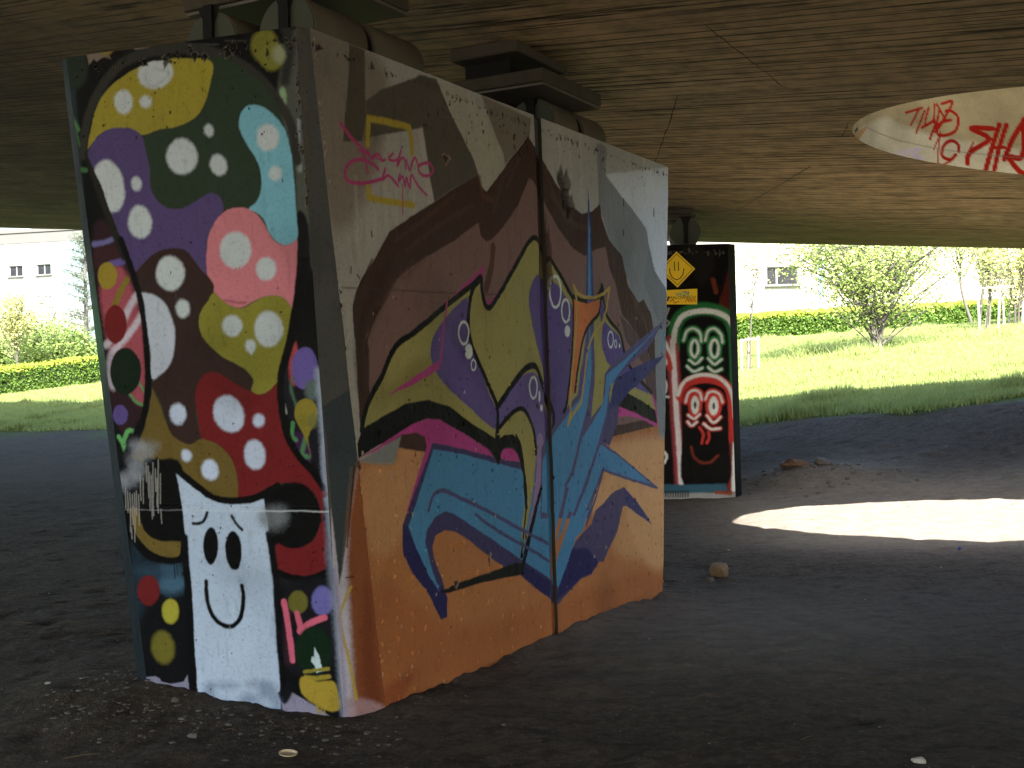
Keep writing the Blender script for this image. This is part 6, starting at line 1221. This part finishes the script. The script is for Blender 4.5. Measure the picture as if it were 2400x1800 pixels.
tree(t, (x, y, tz(x, y)), 2, (x-.2, y, tz(x, y)+3.2), (1.7, 1.2, 1.3), 50, 2800, .04, L_YEL, 18, tw=.06, low=.3)
x, y, _ = px_at(33, 44.0); frame(x, y, .42, .95, 'small pale stake frame behind the left hedge')
t = empty('tree', (x, y, tz(x, y))); tag(t, 'slim yellow green young tree in the frame behind the left hedge', 'tree')
tree(t, (x, y, tz(x, y)), 1, (x, y, tz(x, y)+2.9), (1.5, 1.0, 1.5), 50, 4200, .045, L_YEL, 19, tw=.05, low=.35)
# shrubs behind the left hedge
def shrub(px, depth, w, h, n, mat, label, seed, lsz=.06, cz=.5):
    x, y, _ = px_at(px, depth); z = tz(x, y); t = empty('shrub', (x, y, z)); tag(t, label, 'shrub', 'shrubs behind the left hedge')
    tree(t, (x, y, z), 4, (x, y, z+h*cz), (w, w*.7, h*.5), 60, n, lsz, mat, seed, tw=.05, low=.05, spread=.16)
shrub(95, 47, 1.9, 3.0, 7000, L_GR2, 'mid green shrub rising over the left hedge', 81)
shrub(165, 46, 1.3, 2.4, 6000, L_GR2, 'low fresh green shrub by the left edge of the mushroom pier', 82)
shrub(140, 52, 2.0, 4.4, 5200, L_WHITE, 'white blossoming shrub in front of the pale apartment block', 83, .05)
shrub(15, 49, 1.5, 2.6, 5000, L_GR2, 'shrub with pale tips at the left edge of the view', 84)
shrub(60, 55, 2.2, 4.2, 5200, L_YEL, 'tall yellow green shrub below the apartment windows', 85, .05)
# dark conifer
x, y, _ = px_at(205, 50); z = tz(x, y); t = empty('tree', (x, y, z)); tag(t, 'dark ragged conifer against the left side of the near pier', 'tree')
r = np.random.default_rng(90); G = Geo(); G.tube([(x, y, z-.1), (x, y, z+7.0)], [.12, .02], 7); Pl_ = []
for i in range(70):
    h = .3+6.4*(i/70); L = (1.25*(1-h/7.6)+.25)*(.7+.6*r.random()); a = r.random()*6.28; e = np.array([x+math.cos(a)*L, y+math.sin(a)*L, z+h+.15*L]); s0 = np.array([x, y, z+h-.1]); G.tube([s0, e], [.025, .006], 4, cap=False)
    k = 95; tt_ = .15+.85*r.random(k); Pl_.append(s0+(e-s0)*tt_[:, None]+r.normal(size=(k, 3))*[.10, .10, .07])
G.build('trunk', M_BARK, t); V, F = leaves(np.vstack(Pl_), .05, r, .8, .3); link('crown', mesh_np('crown', V, F), t, (L_DARK,))

# grass blades on the lawn: one mass
def grass(n, xr, yr, seed, name, label):
    r = np.random.default_rng(seed); y = yr[0]+(yr[1]-yr[0])*r.random(n)**1.15; x = y*(xr[0]+(xr[1]-xr[0])*r.random(n))
    s = edge_s(x, y)+.55*fbm(x*.6, y*.6, 33, 3)-.2; k = (s > .0)&(s < 22); k &= r.random(n) < sstep(-.1, .5, s)*.9+.1; x = x[k]; y = y[k]; n = len(x)
    cl = fbm(x*.9, y*.9, 3, 3); h = (.075+.05*r.random(n))*(1+1.4*sstep(.2, .7, cl)); w = .006+.0004*y; a = r.random(n)*3.1; ln = r.normal(size=(n, 2))*.05
    z = terrain(x, y)+.0; ca, sa = np.cos(a)*w, np.sin(a)*w
    V = np.stack([np.stack([x-ca, y-sa, z-.01], -1), np.stack([x+ca, y+sa, z-.01], -1), np.stack([x+ln[:, 0], y+ln[:, 1], z+h], -1)], 1).reshape(-1, 3)
    o = link(name, mesh_np(name, V, np.arange(3*n).reshape(-1, 3)), None, (L_GRASS,)); tag(o, label, 'grass', kind='stuff')
L_GRASS = leaf_mat('grass_blade', (.16, .225, .055), (.30, .345, .12), .4)
grass(210000, (.14, .50), (17, 40), 101, 'grass', 'sunlit spring grass of the lawn to the right')
grass(120000, (-.50, -.28), (25, 44), 102, 'grass', 'sunlit spring grass of the lawn to the left')
grass(60000, (-.28, .14), (20, 40), 103, 'grass', 'lawn grass in the middle between the two piers')
def tuft(px, depth, n, h, label, seed, wd=.25):
    x0, y0, _ = px_at(px, depth); r = np.random.default_rng(seed); x = x0+r.normal(size=n)*wd; y = y0+r.normal(size=n)*wd; hh = h*(.5+.6*r.random(n)); a = r.random(n)*3.1; w = .011; ln = r.normal(size=(n, 2))*.16; z = terrain(x, y)
    V = np.stack([np.stack([x-np.cos(a)*w, y-np.sin(a)*w, z], -1), np.stack([x+np.cos(a)*w, y+np.sin(a)*w, z], -1), np.stack([x+ln[:, 0], y+ln[:, 1], z+hh], -1)], 1).reshape(-1, 3)
    o = link('grass_tuft', mesh_np('grass_tuft', V, np.arange(3*n).reshape(-1, 3)), None, (L_GRASS,)); tag(o, label, 'grass tuft', 'taller tufts of grass in the lawn')
tuft(1893, 28, 420, .42, 'tall grass tuft in front of the hedge left of the bushy tree', 111)
tuft(2010, 26, 420, .38, 'tall grass tuft at the foot of the bushy tree', 112)
tuft(2330, 27, 420, .34, 'tall grass tuft below the leaning stakes', 113, .4)
tuft(130, 36, 420, .36, 'tall grass tuft in front of the left hedge', 114, .6)
G = Geo(); r = np.random.default_rng(120)
M_FLOW = plain('dandelion_yellow', (.75, .55, .02), .7, .1, 9, 0)
for i, (px, dep) in enumerate([(106, 36), (130, 35.5), (122, 35), (232, 37), (226, 35), (1955, 23)]):
    x, y, _ = px_at(px, dep); z = tz(x, y); rt_ = empty('dandelion', (x, y, z)); tag(rt_, 'small yellow dandelion flower in the lawn', 'flower', 'dandelions in the lawn')
    G = Geo(); G.tube([(x, y, z), (x, y, z+.15)], [.004, .003], 5); G.build('stem', L_GRASS, rt_); G = Geo(); G.tube([(x, y, z+.145), (x, y, z+.155), (x, y, z+.165)], [.012, .034, .016], 10); G.build('flower_head', M_FLOW, rt_)

# ---------------------------------------------------------------- apartment blocks and post
M_WHITEW = plain('white_render', (.30, .30, .295), .9, .05, 2, .05); M_CREAM = plain('cream_render', (.31, .29, .245), .9, .05, 2, .05); M_GREYW = plain('grey_fascia', (.095, .093, .09), .9, .1, 2, 0); M_BLUEW = plain('pale_blue_render', (.12, .16, .18), .9, .05, 2, 0)
M_PVC = plain('white_window_frame', (.20, .20, .20), .5, .03, 5, 0); M_SILL = plain('grey_sill', (.10, .10, .098), .7, .1, 5, 0)
gm_, nt, b = new_mat('window_glass'); tc = N(nt, 'ShaderNodeTexCoord').outputs['Object']; nt.links.new(mix(nt, noise(nt, tc, 1.7, 3), (.006, .007, .010), (.022, .023, .027)), b.inputs['Base Color']); b.inputs['Roughness'].default_value = .15; b.inputs['Specular IOR Level'].default_value = .2
M_GLASS = gm_
def block(name, label, p0, p1, z0, z1, wins, wall_m, added_rim, depth=11, strip=None):
    p0 = np.array(p0, float); p1 = np.array(p1, float); L = np.linalg.norm(p1-p0); ax = (p1-p0)/L; nr = np.array([ax[1], -ax[0]]); mid = (p0+p1)/2-nr*depth/2
    root = empty(name, (*mid, z0)); tag(root, label, 'building')
    def q(u, z, w=0): v = p0+ax*u+nr*w; return np.array([v[0], v[1], z])
    us = sorted(set([0, L]+[a for w_ in wins for a in (w_[0], w_[1])])); zs = sorted(set([z0, z1]+[a for w_ in wins for a in (w_[2], w_[3])]))
    G = Geo()
    for a, b_ in zip(us[:-1], us[1:]):
        for c, e in zip(zs[:-1], zs[1:]):
            um, zm = (a+b_)/2, (c+e)/2
            if any(w_[0] < um < w_[1] and w_[2] < zm < w_[3] for w_ in wins): continue
            G.quad(q(a, c), q(b_, c), q(b_, e), q(a, e))
    for a, b_, c, e in wins:
        for s_ in ((q(a, c), q(a, c, -.22), q(a, e, -.22), q(a, e)), (q(b_, c), q(b_, c, -.22), q(b_, e, -.22), q(b_, e)), (q(a, e), q(b_, e), q(b_, e, -.22), q(a, e, -.22)), (q(a, c), q(b_, c), q(b_, c, -.22), q(a, c, -.22))): G.quad(*s_)
    G.quad(q(0, z0), q(0, z1), q(0, z1, -depth), q(0, z0, -depth)); G.quad(q(L, z0), q(L, z1), q(L, z1, -depth), q(L, z0, -depth)); G.quad(q(0, z0, -depth), q(L, z0, -depth), q(L, z1, -depth), q(0, z1, -depth))
    G.build('wall', wall_m, root)
    A3 = [(*ax, 0), (*nr, 0), (0, 0, 1)]
    G = Geo(); G.box(q(L/2, z1+.15, -depth/2), (L/2+.15, depth/2+.15, .15), A3); rf = G.build('roof', M_GREYW, root)
    if added_rim: G = Geo(); G.box(q(L/2, z1-added_rim/2-.02, .03), (L/2, .025, added_rim/2), A3); G.build('fascia', M_GREYW, root)
    for a, b_, c, e in wins:
        W = b_-a; G = Geo(); f = .06
        split = a+W*.5 if W < 1.5 else a+W*.33
        for u0, u1 in ((a, a+f), (b_-f, b_), (split-f*.8, split+f*.8)): G.box(q((u0+u1)/2, (c+e)/2, -.16), ((u1-u0)/2, .03, (e-c)/2), A3)
        for v0, v1 in ((c, c+f), (e-f, e)): G.box(q((a+b_)/2, (v0+v1)/2, -.155), (W/2, .03, (v1-v0)/2), A3)
        wd = G.build('window', M_PVC, root)
        G = Geo(); G.quad(q(a, c, -.175), q(b_, c, -.175), q(b_, e, -.175), q(a, e, -.175)); gl = G.build('pane', M_GLASS, root); gl.parent = wd; gl.location = (0, 0, 0)
        G = Geo(); G.box(q((a+b_)/2, c-.05, .05), (W/2+.12, .13, .035), A3); sl = G.build('sill', M_SILL, root); sl.parent = wd; sl.location = (0, 0, 0)
    if strip:
        G = Geo(); G.box(q((strip[0]+strip[1])/2, (z0+z1)/2, .02), ((strip[1]-strip[0])/2, .02, (z1-z0)/2-.02), A3); G.build('blue_band', M_BLUEW, root)
    return root
# left block: bearing of pixel columns 0..183 at 105..103 m
ax_ = np.array([7.7, -2.0]); ax_ /= np.linalg.norm(ax_); P0 = np.array([-45.7, 105.0])-ax_*16
def uL(px):
    dr = CAM_R*(px-1200)/2760-CAM_U*(630-900)/2760+CAM_F; a = np.array([[dr[0], -ax_[0]], [dr[1], -ax_[1]]]); k = np.linalg.solve(a, P0); return k[1], dr[2]*k[0]/1
def zL(px, py):
    dr = CAM_R*(px-1200)/2760-CAM_U*(py-900)/2760+CAM_F; a = np.array([[dr[0], -ax_[0]], [dr[1], -ax_[1]]]); k = np.linalg.solve(a, P0); return k[1], 1.6+dr[2]*k[0]
w_ = []
for a, b_, c, e in ((21, 53, 649, 622), (86, 119, 645, 618)):
    u0, za = zL(a, c); u1, zb = zL(b_, e); w_.append((u0, u1, za, zb))
wins = []
for u0, u1, za, zb in w_:
    for k in range(5): wins.append((u0, u1, za-2.8*k, zb-2.8*k))
zt = zL(0, 549)[1]
block('apartment_building', 'white apartment block with two small windows showing at the far left', P0, P0+ax_*72, 0, zt, [w for w in wins if w[2] > 1], M_WHITEW, .9, strip=(zL(146, 600)[0], zL(146, 600)[0]+3.2))
# right block, frontal at 68 m
ax_ = np.array([1, .0]); P0 = np.array([6.0, 68.0])
w2 = []
for a, b_, c, e in ((1797, 1871, 669, 624), (1799, 1873, 770, 738)):
    u0, za = zL(a, c); u1, zb = zL(b_, e); w2.append((u0, u1, zb-1.3 if e == 738 else za, zb))
wr = []
for u0, u1, za, zb in w2:
    for k in range(6): wr.append((u0+6.2*k, u1+6.2*k, za, zb))
u0, u1, za, zb = w2[0]
for k in range(6):
    for j in (1, 2): wr.append((u0+6.2*k, u1+6.2*k, za+2.9*j, zb+2.9*j))
block('apartment_building', 'cream apartment block behind the trees on the right', P0, P0+ax_*44, 0, 15, wr, M_CREAM, 0)
x, y, _ = px_at(1928, 45); z = tz(x, y); ps = empty('lamp_post', (x, y, z)); tag(ps, 'grey blue lamp post standing behind the bushy tree', 'lamp post')
G = Geo(); G.tube([(x, y, z-.2), (x, y, z+.6), (x, y, z+8)], [.13, .11, .09], 14); G.build('post', plain('grey_blue_paint', (110, 130, 146), .5, .1, 3, 0), ps, smooth=True)
G = Geo(); G.tube([(x, y, z+7.95), (x+.1, y-.5, z+8.3), (x+.15, y-1.3, z+8.4)], [.05, .04, .035], 8); G.box((x+.16, y-1.5, z+8.4), (.12, .3, .06)); G.build('lamp_head', M_GREYW, ps)

# ---------------------------------------------------------------- light, sky, camera
SUN_DIR = np.array([.35, -3.33, 3.42]); SUN_DIR /= np.linalg.norm(SUN_DIR)   # towards the sun
EL = math.asin(SUN_DIR[2]); AZ = math.atan2(SUN_DIR[0], SUN_DIR[1])
sun = bpy.data.lights.new('sun', 'SUN'); sun.energy = 4.6; sun.angle = math.radians(.5); sun.color = (1, .955, .88)
so = bpy.data.objects.new('sun', sun); COL.objects.link(so); so.rotation_euler = Vector(SUN_DIR).to_track_quat('Z', 'Y').to_euler(); so.location = (0, -20, 30)
w = bpy.data.worlds.new('World'); S.world = w; w.use_nodes = True; nt = w.node_tree; bg = nt.nodes['Background']
sk = nt.nodes.new('ShaderNodeTexSky'); sk.sky_type = 'NISHITA'; sk.sun_disc = False; sk.sun_elevation = EL; sk.sun_rotation = AZ; sk.air_density = 1.2; sk.dust_density = 2.0
nt.links.new(sk.outputs[0], bg.inputs[0]); bg.inputs[1].default_value = .115
cam = bpy.data.cameras.new('camera'); co = bpy.data.objects.new('camera', cam); COL.objects.link(co); S.camera = co
Rm = Matrix((tuple(CAM_R), tuple(CAM_U), tuple(-CAM_F))).transposed().to_4x4(); Rm.translation = Vector((0, 0, 1.6)); co.matrix_world = Rm
cam.sensor_width = 36; cam.lens = 36*2760/2400; cam.clip_start = .05; cam.clip_end = 2000
S.view_settings.view_transform = 'Standard'; S.view_settings.look = 'None'; S.view_settings.exposure = 0; S.view_settings.gamma = 1
S.cycles.film_exposure = 7.0; S.cycles.max_bounces = 8; S.cycles.diffuse_bounces = 6; S.cycles.use_denoising = True
S.cycles.sample_clamp_indirect = 6
